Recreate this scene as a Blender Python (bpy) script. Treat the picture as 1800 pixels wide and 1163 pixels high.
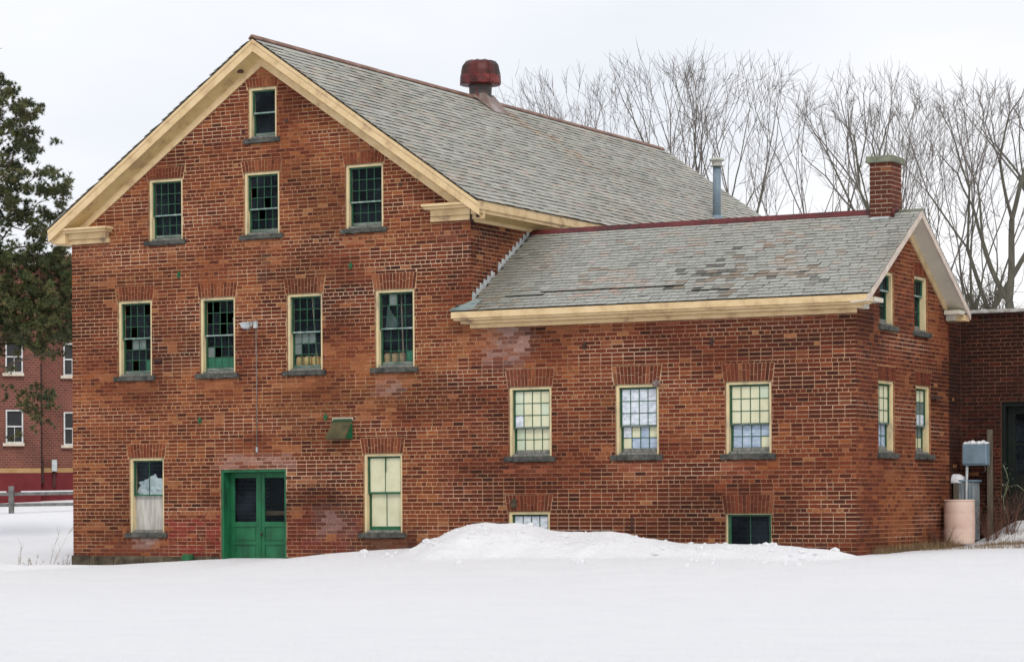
import bpy, bmesh, math, random
import numpy as np
from math import radians, sin, cos, tan, pi, sqrt, atan2, hypot
from mathutils import Vector, Matrix, noise

for o in list(bpy.data.objects):
    bpy.data.objects.remove(o)
random.seed(7)
scene = bpy.context.scene
COL = scene.collection

# ------------------------------------------------------------------ camera
# world: X along the front wall (right +), Y into the depth, Z up; near corner of the wing = origin
CAMF, YAW, HOR, ROLL = 4680.0, radians(28.2), 888.0, radians(-0.3)
CAMP = Vector((14.981, -39.381, 0.814))
FWD = Vector((-sin(YAW), cos(YAW), 0)); RGT = Vector((cos(YAW), sin(YAW), 0)); UPV = Vector((0, 0, 1))
cr, sr = cos(ROLL), sin(ROLL)
cam_data = bpy.data.cameras.new("camera")
cam = bpy.data.objects.new("camera", cam_data)
COL.objects.link(cam)
xc = RGT * cr + UPV * sr
yc = UPV * cr - RGT * sr
cam.matrix_world = Matrix((
    (xc.x, yc.x, -FWD.x, CAMP.x), (xc.y, yc.y, -FWD.y, CAMP.y), (xc.z, yc.z, -FWD.z, CAMP.z), (0, 0, 0, 1)))
cam_data.sensor_fit = 'HORIZONTAL'
cam_data.sensor_width = 36
cam_data.lens = CAMF / 1800 * 36
cam_data.shift_x = 0
cam_data.shift_y = (HOR - 581.5) / 1800
cam_data.clip_start = 0.5
cam_data.clip_end = 3000
scene.camera = cam


def ray(px, py):
    a, b = px - 900, py - HOR
    u = cr * a + sr * b
    v = -sr * a + cr * b
    return (FWD * CAMF + RGT * u - UPV * v) / CAMF


def at(px, py, Y=None, X=None, d=None):
    r = ray(px, py)
    if Y is not None: return CAMP + r * ((Y - CAMP.y) / r.y)
    if X is not None: return CAMP + r * ((X - CAMP.x) / r.x)
    return CAMP + r * d


# ------------------------------------------------------------------ world and sun (overcast winter day)
SUN_EL, SUN_AZ = 42.0, 118.0            # sun behind the overcast, front right
world = bpy.data.worlds.new("World")
scene.world = world
world.use_nodes = True
wn = world.node_tree; wn.nodes.clear()
wout = wn.nodes.new('ShaderNodeOutputWorld')
wbg = wn.nodes.new('ShaderNodeBackground'); wbg.inputs['Strength'].default_value = 0.1
sky = wn.nodes.new('ShaderNodeTexSky'); sky.sky_type = 'NISHITA'; sky.sun_disc = False
sky.sun_elevation = radians(SUN_EL); sky.sun_rotation = radians(SUN_AZ)
tc = wn.nodes.new('ShaderNodeTexCoord')
mp = wn.nodes.new('ShaderNodeMapping'); mp.inputs['Scale'].default_value = (1.6, 1.6, 5.0)
nz = wn.nodes.new('ShaderNodeTexNoise'); nz.inputs['Scale'].default_value = 1.7; nz.inputs['Detail'].default_value = 5
rp = wn.nodes.new('ShaderNodeValToRGB')
rp.color_ramp.elements[0].position = 0.32; rp.color_ramp.elements[0].color = (0.70, 0.735, 0.79, 1)
rp.color_ramp.elements[1].position = 0.68; rp.color_ramp.elements[1].color = (0.90, 0.89, 0.905, 1)
sc10 = wn.nodes.new('ShaderNodeVectorMath'); sc10.operation = 'SCALE'; sc10.inputs['Scale'].default_value = 10.0
mxs = wn.nodes.new('ShaderNodeMix'); mxs.data_type = 'RGBA'; mxs.inputs[0].default_value = 0.94
wn.links.new(tc.outputs['Generated'], mp.inputs['Vector'])
wn.links.new(mp.outputs[0], nz.inputs['Vector'])
wn.links.new(nz.outputs['Fac'], rp.inputs[0])
wn.links.new(rp.outputs[0], sc10.inputs[0])
wn.links.new(sky.outputs[0], mxs.inputs[6])
wn.links.new(sc10.outputs[0], mxs.inputs[7])
wn.links.new(mxs.outputs[2], wbg.inputs['Color'])
wn.links.new(wbg.outputs[0], wout.inputs['Surface'])

sd = bpy.data.lights.new("sun", 'SUN'); sd.energy = 1.3; sd.angle = radians(16); sd.color = (1, 0.96, 0.9)
sun = bpy.data.objects.new("sun", sd); COL.objects.link(sun)
# direction to the sun: from the right front (+X, -Y)
to_sun = Vector((0.62 * cos(radians(SUN_EL)), -0.78 * cos(radians(SUN_EL)), sin(radians(SUN_EL))))
sun.rotation_euler = to_sun.to_track_quat('Z', 'Y').to_euler()
sun.location = (20, -30, 40)

vs = scene.view_settings
vs.view_transform = 'Standard'; vs.look = 'None'; vs.gamma = 1; vs.use_curve_mapping = False
vs.exposure = 0.27
scene.render.engine = 'CYCLES'
scene.cycles.max_bounces = 7
scene.cycles.diffuse_bounces = 3
scene.cycles.transparent_max_bounces = 16
scene.render.resolution_x = 1024; scene.render.resolution_y = 661


# ------------------------------------------------------------------ materials
def newmat(name):
    m = bpy.data.materials.new(name); m.use_nodes = True
    return m, m.node_tree, m.node_tree.nodes['Principled BSDF']


def N(nt, t, **kw):
    n = nt.nodes.new(t)
    for k, v in kw.items(): setattr(n, k, v)
    return n


def pos_noise(nt, scale, detail=4, rough=0.55, stretch=None):
    g = N(nt, 'ShaderNodeNewGeometry')
    src = g.outputs['Position']
    if stretch:
        mpp = N(nt, 'ShaderNodeMapping'); mpp.inputs['Scale'].default_value = stretch
        nt.links.new(src, mpp.inputs['Vector']); src = mpp.outputs[0]
    n = N(nt, 'ShaderNodeTexNoise'); n.inputs['Scale'].default_value = scale
    n.inputs['Detail'].default_value = detail; n.inputs['Roughness'].default_value = rough
    nt.links.new(src, n.inputs['Vector'])
    return n.outputs['Fac']


def ramp(nt, fac, stops):
    r = N(nt, 'ShaderNodeValToRGB')
    e = r.color_ramp.elements
    while len(e) > 1: e.remove(e[-1])
    e[0].position = stops[0][0]; e[0].color = (*stops[0][1], 1)
    for p, c in stops[1:]:
        q = e.new(p); q.color = (*c, 1)
    nt.links.new(fac, r.inputs[0])
    return r.outputs[0]


def mixc(nt, fac, a, b, mode='MIX'):
    m = N(nt, 'ShaderNodeMix', data_type='RGBA', blend_type=mode)
    for s, v in ((0, fac), (6, a), (7, b)):
        if hasattr(v, 'is_linked') or hasattr(v, 'links'):
            nt.links.new(v, m.inputs[s])
        else:
            m.inputs[s].default_value = v if s == 0 else (*v, 1)
    return m.outputs[2]


def bump(nt, b, fac, dist, strength=0.6):
    n = N(nt, 'ShaderNodeBump'); n.inputs['Distance'].default_value = dist; n.inputs['Strength'].default_value = strength
    nt.links.new(fac, n.inputs['Height']); nt.links.new(n.outputs[0], b.inputs['Normal'])


def attr_mat(name, rough, nscale, lo, hi, bdist=0.002, spec=0.3):
    """material that takes each piece's own colour and adds grain"""
    m, nt, b = newmat(name)
    a = N(nt, 'ShaderNodeAttribute', attribute_name='Col')
    f = pos_noise(nt, nscale, 5, 0.65)
    g = ramp(nt, f, [(0.3, (lo,) * 3), (0.7, (hi,) * 3)])
    c = mixc(nt, 1.0, a.outputs['Color'], g, 'MULTIPLY')
    nt.links.new(c, b.inputs['Base Color'])
    b.inputs['Roughness'].default_value = rough
    b.inputs['Specular IOR Level'].default_value = spec
    bump(nt, b, f, bdist)
    return m


def noise_mat(name, stops, scale=4, rough=0.7, bdist=0.002, stretch=None, spec=0.3, metal=0.0, detail=6):
    m, nt, b = newmat(name)
    f = pos_noise(nt, scale, detail, 0.62, stretch)
    nt.links.new(ramp(nt, f, stops), b.inputs['Base Color'])
    b.inputs['Roughness'].default_value = rough
    b.inputs['Specular IOR Level'].default_value = spec
    b.inputs['Metallic'].default_value = metal
    if bdist: bump(nt, b, f, bdist)
    return m


M = {}
M['brick'] = attr_mat('brick', 0.9, 34, 0.62, 1.32, 0.004, 0.2)
M['mortar'] = attr_mat('mortar', 0.95, 13, 0.50, 1.30, 0.004, 0.1)
M['slate'] = attr_mat('slate', 0.62, 26, 0.8, 1.15, 0.002, 0.35)
M['cream'] = noise_mat('cream_paint', [(0.26, (0.16, 0.11, 0.08)), (0.33, (0.42, 0.29, 0.17)), (0.42, (0.57, 0.41, 0.22)), (0.52, (0.64, 0.475, 0.265)), (0.75, (0.69, 0.53, 0.32))], 3.2, 0.6, 0.002)
M['cream_case'] = noise_mat('cream_casing', [(0.3, (0.33, 0.27, 0.18)), (0.42, (0.56, 0.46, 0.28)), (0.6, (0.68, 0.55, 0.31)), (0.8, (0.62, 0.54, 0.38))], 5, 0.65, 0.002, (1, 1, .5))
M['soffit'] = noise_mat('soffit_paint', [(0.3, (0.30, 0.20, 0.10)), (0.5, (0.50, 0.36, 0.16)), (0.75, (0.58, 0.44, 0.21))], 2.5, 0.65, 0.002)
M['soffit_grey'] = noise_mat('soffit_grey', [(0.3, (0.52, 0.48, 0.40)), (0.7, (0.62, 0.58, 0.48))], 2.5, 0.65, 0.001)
M['pink_edge'] = noise_mat('faded_edge', [(0.3, (0.45, 0.37, 0.31)), (0.7, (0.64, 0.54, 0.46))], 6, 0.7, 0.001)
M['wood_grey'] = noise_mat('weathered_wood', [(0.3, (0.08, 0.085, 0.075)), (0.5, (0.18, 0.18, 0.16)), (0.75, (0.32, 0.31, 0.27))], 7, 0.85, 0.004, (3, 3, .6))
M['wood_panel'] = noise_mat('bare_board', [(0.3, (0.30, 0.28, 0.25)), (0.55, (0.48, 0.46, 0.42)), (0.75, (0.56, 0.54, 0.52))], 6, 0.85, 0.003, (3, 3, .35))
M['stone'] = noise_mat('sill_stone', [(0.3, (0.022, 0.022, 0.02)), (0.5, (0.065, 0.065, 0.058)), (0.75, (0.15, 0.14, 0.12))], 8, 0.9, 0.008)
M['found'] = noise_mat('foundation_stone', [(0.3, (0.025, 0.02, 0.014)), (0.5, (0.07, 0.055, 0.035)), (0.75, (0.15, 0.12, 0.08))], 5, 0.9, 0.01)
M['green'] = noise_mat('green_paint', [(0.3, (0.010, 0.055, 0.026)), (0.5, (0.010, 0.115, 0.045)), (0.75, (0.022, 0.15, 0.065))], 5, 0.5, 0.001, (1, 1, .5), 0.35)
M['green_sash'] = noise_mat('green_sash', [(0.3, (0.015, 0.05, 0.028)), (0.55, (0.018, 0.085, 0.04)), (0.72, (0.06, 0.12, 0.08)), (0.8, (0.2, 0.24, 0.2))], 9, 0.5, 0.001, None, 0.35)
M['green_wood'] = noise_mat('peeling_green_wood', [(0.3, (0.05, 0.10, 0.07)), (0.5, (0.13, 0.17, 0.14)), (0.7, (0.28, 0.30, 0.27))], 9, 0.8, 0.003, (.5, .5, 3))
M['pale_rail'] = noise_mat('bare_rail', [(0.3, (0.07, 0.16, 0.12)), (0.52, (0.22, 0.29, 0.26)), (0.75, (0.5, 0.53, 0.51))], 9, 0.7, 0.002)
M['pane_cream'] = noise_mat('cream_backed_glass', [(0.3, (0.50, 0.49, 0.32)), (0.5, (0.60, 0.59, 0.40)), (0.75, (0.66, 0.65, 0.47))], 2.6, 0.35, 0, None, 0.5)
M['pane_green'] = noise_mat('pale_green_glass', [(0.3, (0.44, 0.50, 0.36)), (0.7, (0.56, 0.62, 0.47))], 2.6, 0.3, 0, None, 0.5)
M['pane_blue'] = noise_mat('blue_backed_glass', [(0.25, (0.20, 0.27, 0.37)), (0.45, (0.30, 0.38, 0.50)), (0.6, (0.42, 0.49, 0.59)), (0.75, (0.60, 0.66, 0.73))], 7, 0.3, 0, (1, 1, 2.5), 0.5)
M['pane_white'] = noise_mat('milky_glass', [(0.2, (0.26, 0.31, 0.36)), (0.42, (0.45, 0.50, 0.56)), (0.55, (0.62, 0.66, 0.72)), (0.75, (0.74, 0.77, 0.8))], 9, 0.3, 0, (1, 1, 1.6), 0.5)
M['board_green'] = noise_mat('green_board', [(0.3, (0.02, 0.10, 0.06)), (0.7, (0.03, 0.15, 0.09))], 8, 0.7, 0)
M['board_grey'] = noise_mat('grey_board', [(0.3, (0.09, 0.12, 0.11)), (0.7, (0.17, 0.2, 0.19))], 8, 0.7, 0)
M['sack_gold'] = noise_mat('tan_paper', [(0.3, (0.62, 0.36, 0.11)), (0.7, (0.85, 0.58, 0.26))], 5, 0.8, 0.003)
M['sack_brown'] = noise_mat('brown_paper', [(0.3, (0.34, 0.21, 0.11)), (0.7, (0.55, 0.38, 0.22))], 6, 0.8, 0.004)
M['plastic_white'] = noise_mat('white_plastic', [(0.3, (0.5, 0.56, 0.6)), (0.7, (0.85, 0.88, 0.9))], 6, 0.4, 0.01)
M['pole_wood'] = noise_mat('pole_wood', [(0.3, (0.35, 0.24, 0.16)), (0.7, (0.5, 0.38, 0.28))], 6, 0.7, 0)
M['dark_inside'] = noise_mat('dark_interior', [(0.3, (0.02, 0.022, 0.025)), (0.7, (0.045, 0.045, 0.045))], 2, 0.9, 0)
M['ridge_red'] = noise_mat('red_ridge_metal', [(0.3, (0.035, 0.015, 0.014)), (0.5, (0.095, 0.016, 0.017)), (0.75, (0.15, 0.03, 0.028))], 4, 0.5, 0.002)
M['ridge_brown'] = noise_mat('brown_ridge_metal', [(0.3, (0.10, 0.06, 0.045)), (0.5, (0.20, 0.105, 0.075)), (0.75, (0.30, 0.20, 0.16))], 3, 0.6, 0.002)
M['vent_red'] = noise_mat('vent_red_metal', [(0.3, (0.025, 0.015, 0.014)), (0.44, (0.08, 0.015, 0.014)), (0.6, (0.16, 0.022, 0.02)), (0.78, (0.24, 0.09, 0.075))], 4.5, 0.45, 0.003)
M['vent_top'] = noise_mat('vent_dark_top', [(0.3, (0.018, 0.018, 0.01)), (0.45, (0.035, 0.018, 0.012)), (0.55, (0.09, 0.017, 0.015)), (0.75, (0.14, 0.025, 0.022))], 3.2, 0.5, 0.003)
M['vent_neck'] = noise_mat('vent_neck_metal', [(0.3, (0.03, 0.033, 0.03)), (0.5, (0.07, 0.06, 0.055)), (0.62, (0.2, 0.04, 0.035)), (0.8, (0.22, 0.2, 0.19))], 5, 0.5, 0.003)
M['vent_skirt'] = noise_mat('vent_skirt_metal', [(0.3, (0.12, 0.07, 0.06)), (0.5, (0.22, 0.16, 0.14)), (0.75, (0.42, 0.37, 0.36))], 3, 0.5, 0.002)
M['pipe_blue'] = noise_mat('blue_grey_pipe', [(0.3, (0.13, 0.18, 0.22)), (0.7, (0.2, 0.26, 0.31))], 5, 0.45, 0.001)
M['pipe_cap'] = noise_mat('pale_cap', [(0.3, (0.3, 0.3, 0.27)), (0.7, (0.55, 0.55, 0.5))], 9, 0.5, 0.001)
M['galv'] = noise_mat('galvanised', [(0.3, (0.30, 0.33, 0.34)), (0.7, (0.55, 0.58, 0.58))], 9, 0.4, 0.001)
M['flash_teal'] = noise_mat('weathered_flashing', [(0.3, (0.12, 0.17, 0.17)), (0.7, (0.28, 0.34, 0.33))], 5, 0.6, 0.001)
M['conduit'] = noise_mat('grey_conduit', [(0.3, (0.12, 0.09, 0.08)), (0.7, (0.24, 0.19, 0.17))], 9, 0.5, 0)
M['rust'] = noise_mat('rusty_iron', [(0.3, (0.025, 0.014, 0.014)), (0.7, (0.08, 0.04, 0.035))], 20, 0.8, 0.003)
M['anchor_green'] = noise_mat('green_iron', [(0.3, (0.015, 0.08, 0.03)), (0.7, (0.03, 0.15, 0.06))], 12, 0.6, 0.002)
M['hood'] = noise_mat('hood_dark', [(0.3, (0.05, 0.035, 0.018)), (0.5, (0.07, 0.065, 0.03)), (0.75, (0.12, 0.08, 0.035))], 6, 0.75, 0.002)
M['cap_stone'] = noise_mat('mossy_cap_stone', [(0.3, (0.10, 0.11, 0.08)), (0.7, (0.24, 0.25, 0.18))], 9, 0.9, 0.006)
M['barrel'] = noise_mat('faded_plastic', [(0.3, (0.58, 0.38, 0.31)), (0.55, (0.66, 0.50, 0.41)), (0.75, (0.68, 0.56, 0.48))], 1.6, 0.55, 0)
M['utility'] = noise_mat('utility_grey', [(0.3, (0.13, 0.19, 0.24)), (0.7, (0.21, 0.29, 0.35))], 5, 0.5, 0)
M['cabinet'] = noise_mat('cabinet_metal', [(0.3, (0.14, 0.16, 0.17)), (0.7, (0.30, 0.33, 0.34))], 6, 0.5, 0)
M['post_wood'] = noise_mat('old_post', [(0.3, (0.06, 0.05, 0.035)), (0.7, (0.16, 0.135, 0.10))], 7, 0.9, 0.004, (3, 3, .4))
M['fence_wood'] = noise_mat('fence_wood', [(0.3, (0.09, 0.09, 0.085)), (0.7, (0.20, 0.20, 0.195))], 5, 0.9, 0.003)
M['green_dark'] = noise_mat('dark_green_door', [(0.3, (0.003, 0.005, 0.004)), (0.7, (0.006, 0.012, 0.008))], 3, 0.5, 0)
M['coping'] = noise_mat('coping', [(0.3, (0.16, 0.13, 0.11)), (0.5, (0.35, 0.33, 0.3)), (0.7, (0.7, 0.72, 0.74))], 5, 0.8, 0.003)
M['bark'] = noise_mat('bark', [(0.3, (0.06, 0.057, 0.042)), (0.7, (0.125, 0.118, 0.09))], 5, 0.9, 0.01, (1, 1, .3))
M['twig'] = noise_mat('twig_bark', [(0.3, (0.09, 0.077, 0.068)), (0.7, (0.17, 0.15, 0.135))], 3, 0.9, 0)
M['pine_bark'] = noise_mat('pine_bark', [(0.3, (0.05, 0.035, 0.025)), (0.7, (0.12, 0.085, 0.06))], 6, 0.9, 0.01)
M['dry'] = noise_mat('dry_grass', [(0.25, (0.08, 0.055, 0.03)), (0.5, (0.20, 0.135, 0.07)), (0.75, (0.36, 0.27, 0.15))], 6, 0.9, 0)
M['dry_dark'] = noise_mat('dead_stems', [(0.25, (0.07, 0.035, 0.025)), (0.7, (0.20, 0.10, 0.07))], 6, 0.9, 0)
M['vine'] = noise_mat('pale_leaves', [(0.3, (0.12, 0.16, 0.09)), (0.7, (0.35, 0.4, 0.25))], 6, 0.8, 0)
M['pale_sill'] = noise_mat('pale_sill', [(0.3, (0.42, 0.36, 0.29)), (0.7, (0.6, 0.53, 0.44))], 5, 0.8, 0)
M['white_paint'] = noise_mat('white_paint', [(0.3, (0.42, 0.42, 0.41)), (0.7, (0.60, 0.60, 0.59))], 5, 0.6, 0)
M['far_roof'] = noise_mat('far_roof', [(0.3, (0.16, 0.10, 0.08)), (0.7, (0.26, 0.18, 0.14))], 2, 0.9, 0.01)
M['band_tan'] = noise_mat('tan_stone_band', [(0.3, (0.30, 0.17, 0.07)), (0.7, (0.42, 0.27, 0.13))], 2, 0.9, 0)
M['base_red'] = noise_mat('painted_red_base', [(0.3, (0.10, 0.010, 0.014)), (0.7, (0.16, 0.022, 0.024))], 1.5, 0.8, 0)

# pine foliage: colour differs tuft by tuft
m, nt, b = newmat('pine_needles')
a = N(nt, 'ShaderNodeAttribute', attribute_name='Col')
nt.links.new(a.outputs['Color'], b.inputs['Base Color']); b.inputs['Roughness'].default_value = 0.75
M['needles'] = m

# window glass: mostly clear, weak dirty reflection
m, nt, b = newmat('old_glass')
tr = N(nt, 'ShaderNodeBsdfTransparent'); tr.inputs[0].default_value = (0.90, 0.93, 0.93, 1)
gl = N(nt, 'ShaderNodeBsdfGlossy'); gl.inputs['Roughness'].default_value = 0.06; gl.inputs['Color'].default_value = (0.7, 0.8, 0.9, 1)
fr = N(nt, 'ShaderNodeFresnel'); fr.inputs['IOR'].default_value = 1.14
bmpn = N(nt, 'ShaderNodeBump'); bmpn.inputs['Distance'].default_value = 0.004; bmpn.inputs['Strength'].default_value = 0.5
nt.links.new(pos_noise(nt, 6, 2), bmpn.inputs['Height']); nt.links.new(bmpn.outputs[0], gl.inputs['Normal'])
dif = N(nt, 'ShaderNodeBsdfDiffuse'); dif.inputs[0].default_value = (0.09, 0.12, 0.15, 1)
ms0 = N(nt, 'ShaderNodeMixShader')
dirt = N(nt, 'ShaderNodeMapRange'); dirt.inputs[1].default_value = 0.45; dirt.inputs[2].default_value = 0.85; dirt.inputs[3].default_value = 0.02; dirt.inputs[4].default_value = 0.16
nt.links.new(pos_noise(nt, 2.3, 4), dirt.inputs[0]); nt.links.new(dirt.outputs[0], ms0.inputs[0])
nt.links.new(tr.outputs[0], ms0.inputs[1]); nt.links.new(dif.outputs[0], ms0.inputs[2])
ms = N(nt, 'ShaderNodeMixShader')
nt.links.new(fr.outputs[0], ms.inputs[0]); nt.links.new(ms0.outputs[0], ms.inputs[1]); nt.links.new(gl.outputs[0], ms.inputs[2])
nt.links.new(ms.outputs[0], nt.nodes['Material Output'].inputs['Surface'])
M['glass'] = m

# snow
m, nt, b = newmat('snow')
f1 = pos_noise(nt, 1.4, 6, 0.6)
nt.links.new(ramp(nt, f1, [(0.3, (0.87, 0.875, 0.90)), (0.7, (0.91, 0.91, 0.925))]), b.inputs['Base Color'])
b.inputs['Roughness'].default_value = 0.85; b.inputs['Specular IOR Level'].default_value = 0.25
b.inputs['Subsurface Weight'].default_value = 0.0
nn = N(nt, 'ShaderNodeMath', operation='ADD')
nt.links.new(pos_noise(nt, 3.0, 8, 0.7), nn.inputs[0]); nt.links.new(pos_noise(nt, 22.0, 4, 0.7), nn.inputs[1])
bump(nt, b, nn.outputs[0], 0.075, 0.8)
M['snow'] = m

# distant brickwork, too small to separate
m, nt, b = newmat('far_brickwork')
g = N(nt, 'ShaderNodeTexCoord')
sx = N(nt, 'ShaderNodeSeparateXYZ'); nt.links.new(g.outputs['Object'], sx.inputs[0])
ad = N(nt, 'ShaderNodeMath', operation='ADD'); nt.links.new(sx.outputs[0], ad.inputs[0]); nt.links.new(sx.outputs[1], ad.inputs[1])
cx = N(nt, 'ShaderNodeCombineXYZ'); nt.links.new(ad.outputs[0], cx.inputs[0]); nt.links.new(sx.outputs[2], cx.inputs[1])
bt = N(nt, 'ShaderNodeTexBrick'); nt.links.new(cx.outputs[0], bt.inputs['Vector'])
bt.inputs['Scale'].default_value = 1.0; bt.inputs['Brick Width'].default_value = 0.22; bt.inputs['Row Height'].default_value = 0.085
bt.inputs['Mortar Size'].default_value = 0.007; bt.inputs['Color1'].default_value = (0.155, 0.045, 0.03, 1)
bt.inputs['Color2'].default_value = (0.105, 0.03, 0.022, 1); bt.inputs['Mortar'].default_value = (0.25, 0.15, 0.11, 1)
fn = pos_noise(nt, 0.7, 5)
nt.links.new(mixc(nt, 1.0, bt.outputs['Color'], ramp(nt, fn, [(0.3, (.72, .7, .7)), (0.7, (1.3, 1.25, 1.2))]), 'MULTIPLY'), b.inputs['Base Color'])
b.inputs['Roughness'].default_value = 0.9
M['far_brick'] = m

# ------------------------------------------------------------------ object helpers
WM = {}          # world matrices of the parents, kept here so that no depsgraph update is needed


def link(o, parent=None, base=None):
    COL.objects.link(o)
    if parent is not None:
        o.parent = parent
        o.matrix_parent_inverse = WM[parent.name].inverted()
    WM[o.name] = base if base is not None else (Matrix.Translation(o.location) if parent is None else Matrix.Identity(4))
    return o


def thing(name, label, cat, loc=(0, 0, 0), group=None):
    o = bpy.data.objects.new(name, None); o.location = loc
    o.empty_display_size = 0.3
    COL.objects.link(o); WM[o.name] = Matrix.Translation(Vector(loc))
    o['label'] = label; o['category'] = cat
    if group: o['group'] = group
    return o


def group_part(name, parent, label=None):
    """an Empty part that holds sub-parts"""
    o = bpy.data.objects.new(name, None); o.empty_display_size = 0.1
    COL.objects.link(o); o.parent = parent
    o.matrix_parent_inverse = WM[parent.name].inverted(); WM[o.name] = Matrix.Identity(4)
    if label: o['label'] = label
    return o


def tag(o, label, cat, group=None):
    o['label'] = label; o['category'] = cat
    if group: o['group'] = group
    return o


class MB:
    def __init__(s): s.v = []; s.f = []; s.c = []

    def add(s, vs, fs, col=None):
        n = len(s.v); s.v += [tuple(v) for v in vs]
        s.f += [tuple(i + n for i in f) for f in fs]
        s.c += [col] * len(fs)

    def box(s, fr, a0, a1, z0, z1, o0, o1, col=None, back=True):
        P = fr.P
        vs = [P(a0, z0, o1), P(a1, z0, o1), P(a1, z1, o1), P(a0, z1, o1), P(a0, z0, o0), P(a1, z0, o0), P(a1, z1, o0), P(a0, z1, o0)]
        fs = [(0, 1, 2, 3), (1, 5, 6, 2), (4, 0, 3, 7), (3, 2, 6, 7), (4, 5, 1, 0)]
        if back: fs.append((5, 4, 7, 6))
        s.add(vs, fs, col)

    def prism(s, fr, poly, o0, o1, col=None):
        """polygon (a,z) counter-clockwise seen from outside, extruded o0..o1"""
        n = len(poly)
        vs = [fr.P(a, z, o1) for a, z in poly] + [fr.P(a, z, o0) for a, z in poly]
        fs = [tuple(range(n)), tuple(range(2 * n - 1, n - 1, -1))]
        fs += [(i, i + n, (i + 1) % n + n, (i + 1) % n) for i in range(n)]
        s.add(vs, fs, col)

    def sweep(s, prof, A, B, col=None):
        """closed profile of offset vectors swept from A to B"""
        n = len(prof)
        vs = [A + p for p in prof] + [B + p for p in prof]
        fs = [tuple(range(n)), tuple(range(2 * n - 1, n - 1, -1))] + [(i, i + n, (i + 1) % n + n, (i + 1) % n) for i in range(n)]
        s.add(vs, fs, col)

    def tube(s, pts, rads, n=6, col=None, cap=True):
        base = len(s.v); m = len(pts)
        for i, p in enumerate(pts):
            t = (pts[min(i + 1, m - 1)] - pts[max(i - 1, 0)])
            if t.length < 1e-9: t = Vector((0, 0, 1))
            t.normalize()
            r = Vector((1, 0, 0)) if abs(t.x) < 0.8 else Vector((0, 1, 0))
            u = t.cross(r).normalized(); w = t.cross(u)
            for k in range(n):
                a = 2 * pi * k / n
                s.v.append(tuple(p + (u * cos(a) + w * sin(a)) * rads[i]))
        for i in range(m - 1):
            for k in range(n):
                k2 = (k + 1) % n
                s.f.append((base + i * n + k, base + i * n + k2, base + (i + 1) * n + k2, base + (i + 1) * n + k)); s.c.append(col)
        if cap:
            s.f.append(tuple(base + k for k in range(n))[::-1]); s.c.append(col)
            s.f.append(tuple(base + (m - 1) * n + k for k in range(n))); s.c.append(col)

    def lathe(s, c, prof, n=24, col=None, axis=None):
        base = len(s.v)
        for r, z in prof:
            for k in range(n):
                a = 2 * pi * k / n
                s.v.append((c[0] + r * cos(a), c[1] + r * sin(a), c[2] + z))
        for i in range(len(prof) - 1):
            for k in range(n):
                k2 = (k + 1) % n
                s.f.append((base + i * n + k, base + i * n + k2, base + (i + 1) * n + k2, base + (i + 1) * n + k)); s.c.append(col)
        s.f.append(tuple(base + k for k in range(n))[::-1]); s.c.append(col)
        s.f.append(tuple(base + (len(prof) - 1) * n + k for k in range(n))); s.c.append(col)

    def mesh(s, name, mat, smooth=False):
        me = bpy.data.meshes.new(name)
        me.from_pydata(s.v, [], s.f)
        if s.c and s.c[0] is not None:
            at_ = me.attributes.new('Col', 'FLOAT_COLOR', 'FACE')
            arr = np.ones((len(s.f), 4), dtype=np.float32); arr[:, :3] = np.array(s.c, dtype=np.float32)
            at_.data.foreach_set('color', arr.ravel())
        me.materials.append(mat)
        if smooth: me.polygons.foreach_set('use_smooth', [True] * len(me.polygons))
        me.update()
        return me

    def build(s, name, mat, parent=None, smooth=False, bevel=0, kind=None, label=None):
        me = s.mesh(name, mat, smooth)
        bm_needed = not (s.c and s.c[0] is not None) or len(s.f) < 3000
        if bm_needed:
            bm = bmesh.new(); bm.from_mesh(me)
            bmesh.ops.recalc_face_normals(bm, faces=bm.faces); bm.to_mesh(me); bm.free()
        o = bpy.data.objects.new(name, me)
        link(o, parent)
        if bevel:
            bv = o.modifiers.new('bevel', 'BEVEL'); bv.width = bevel; bv.segments = 2; bv.limit_method = 'ANGLE'
        if kind: o['kind'] = kind
        if label: o['label'] = label
        return o


class Fr:
    """a wall or roof frame: a along, z up (or up the slope), o outward"""
    def __init__(s, org, A, B, O):
        s.org = Vector(org); s.A = Vector(A).normalized(); s.B = Vector(B).normalized(); s.O = Vector(O).normalized()

    def P(s, a, z, o): return s.org + s.A * a + s.B * z + s.O * o


FRONT = Fr((0, 0, 0), (1, 0, 0), (0, 0, 1), (0, -1, 0))
SIDE = Fr((0, 0, 0), (0, 1, 0), (0, 0, 1), (1, 0, 0))
MAINSIDE = Fr((-6.9, 0, 0), (0, 1, 0), (0, 0, 1), (1, 0, 0))
ANNEX = Fr((0, 5.2, 0), (1, 0, 0), (0, 0, 1), (0, -1, 0))
ANNEXSIDE = Fr((-0.04, 0, 0), (0, 1, 0), (0, 0, 1), (1, 0, 0))


def nz3(x, y, z=0.0): return noise.noise(Vector((x, y, z)))


def sstep(a, b, x):
    t = min(1, max(0, (x - a) / (b - a))); return t * t * (3 - 2 * t)


def lerpc(a, b, t): return tuple(a[i] + (b[i] - a[i]) * t for i in range(3))


# ------------------------------------------------------------------ ground (snow field)
def lerp_list(x, pts):
    return np.interp(x, [p[0] for p in pts], [p[1] for p in pts])


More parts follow.
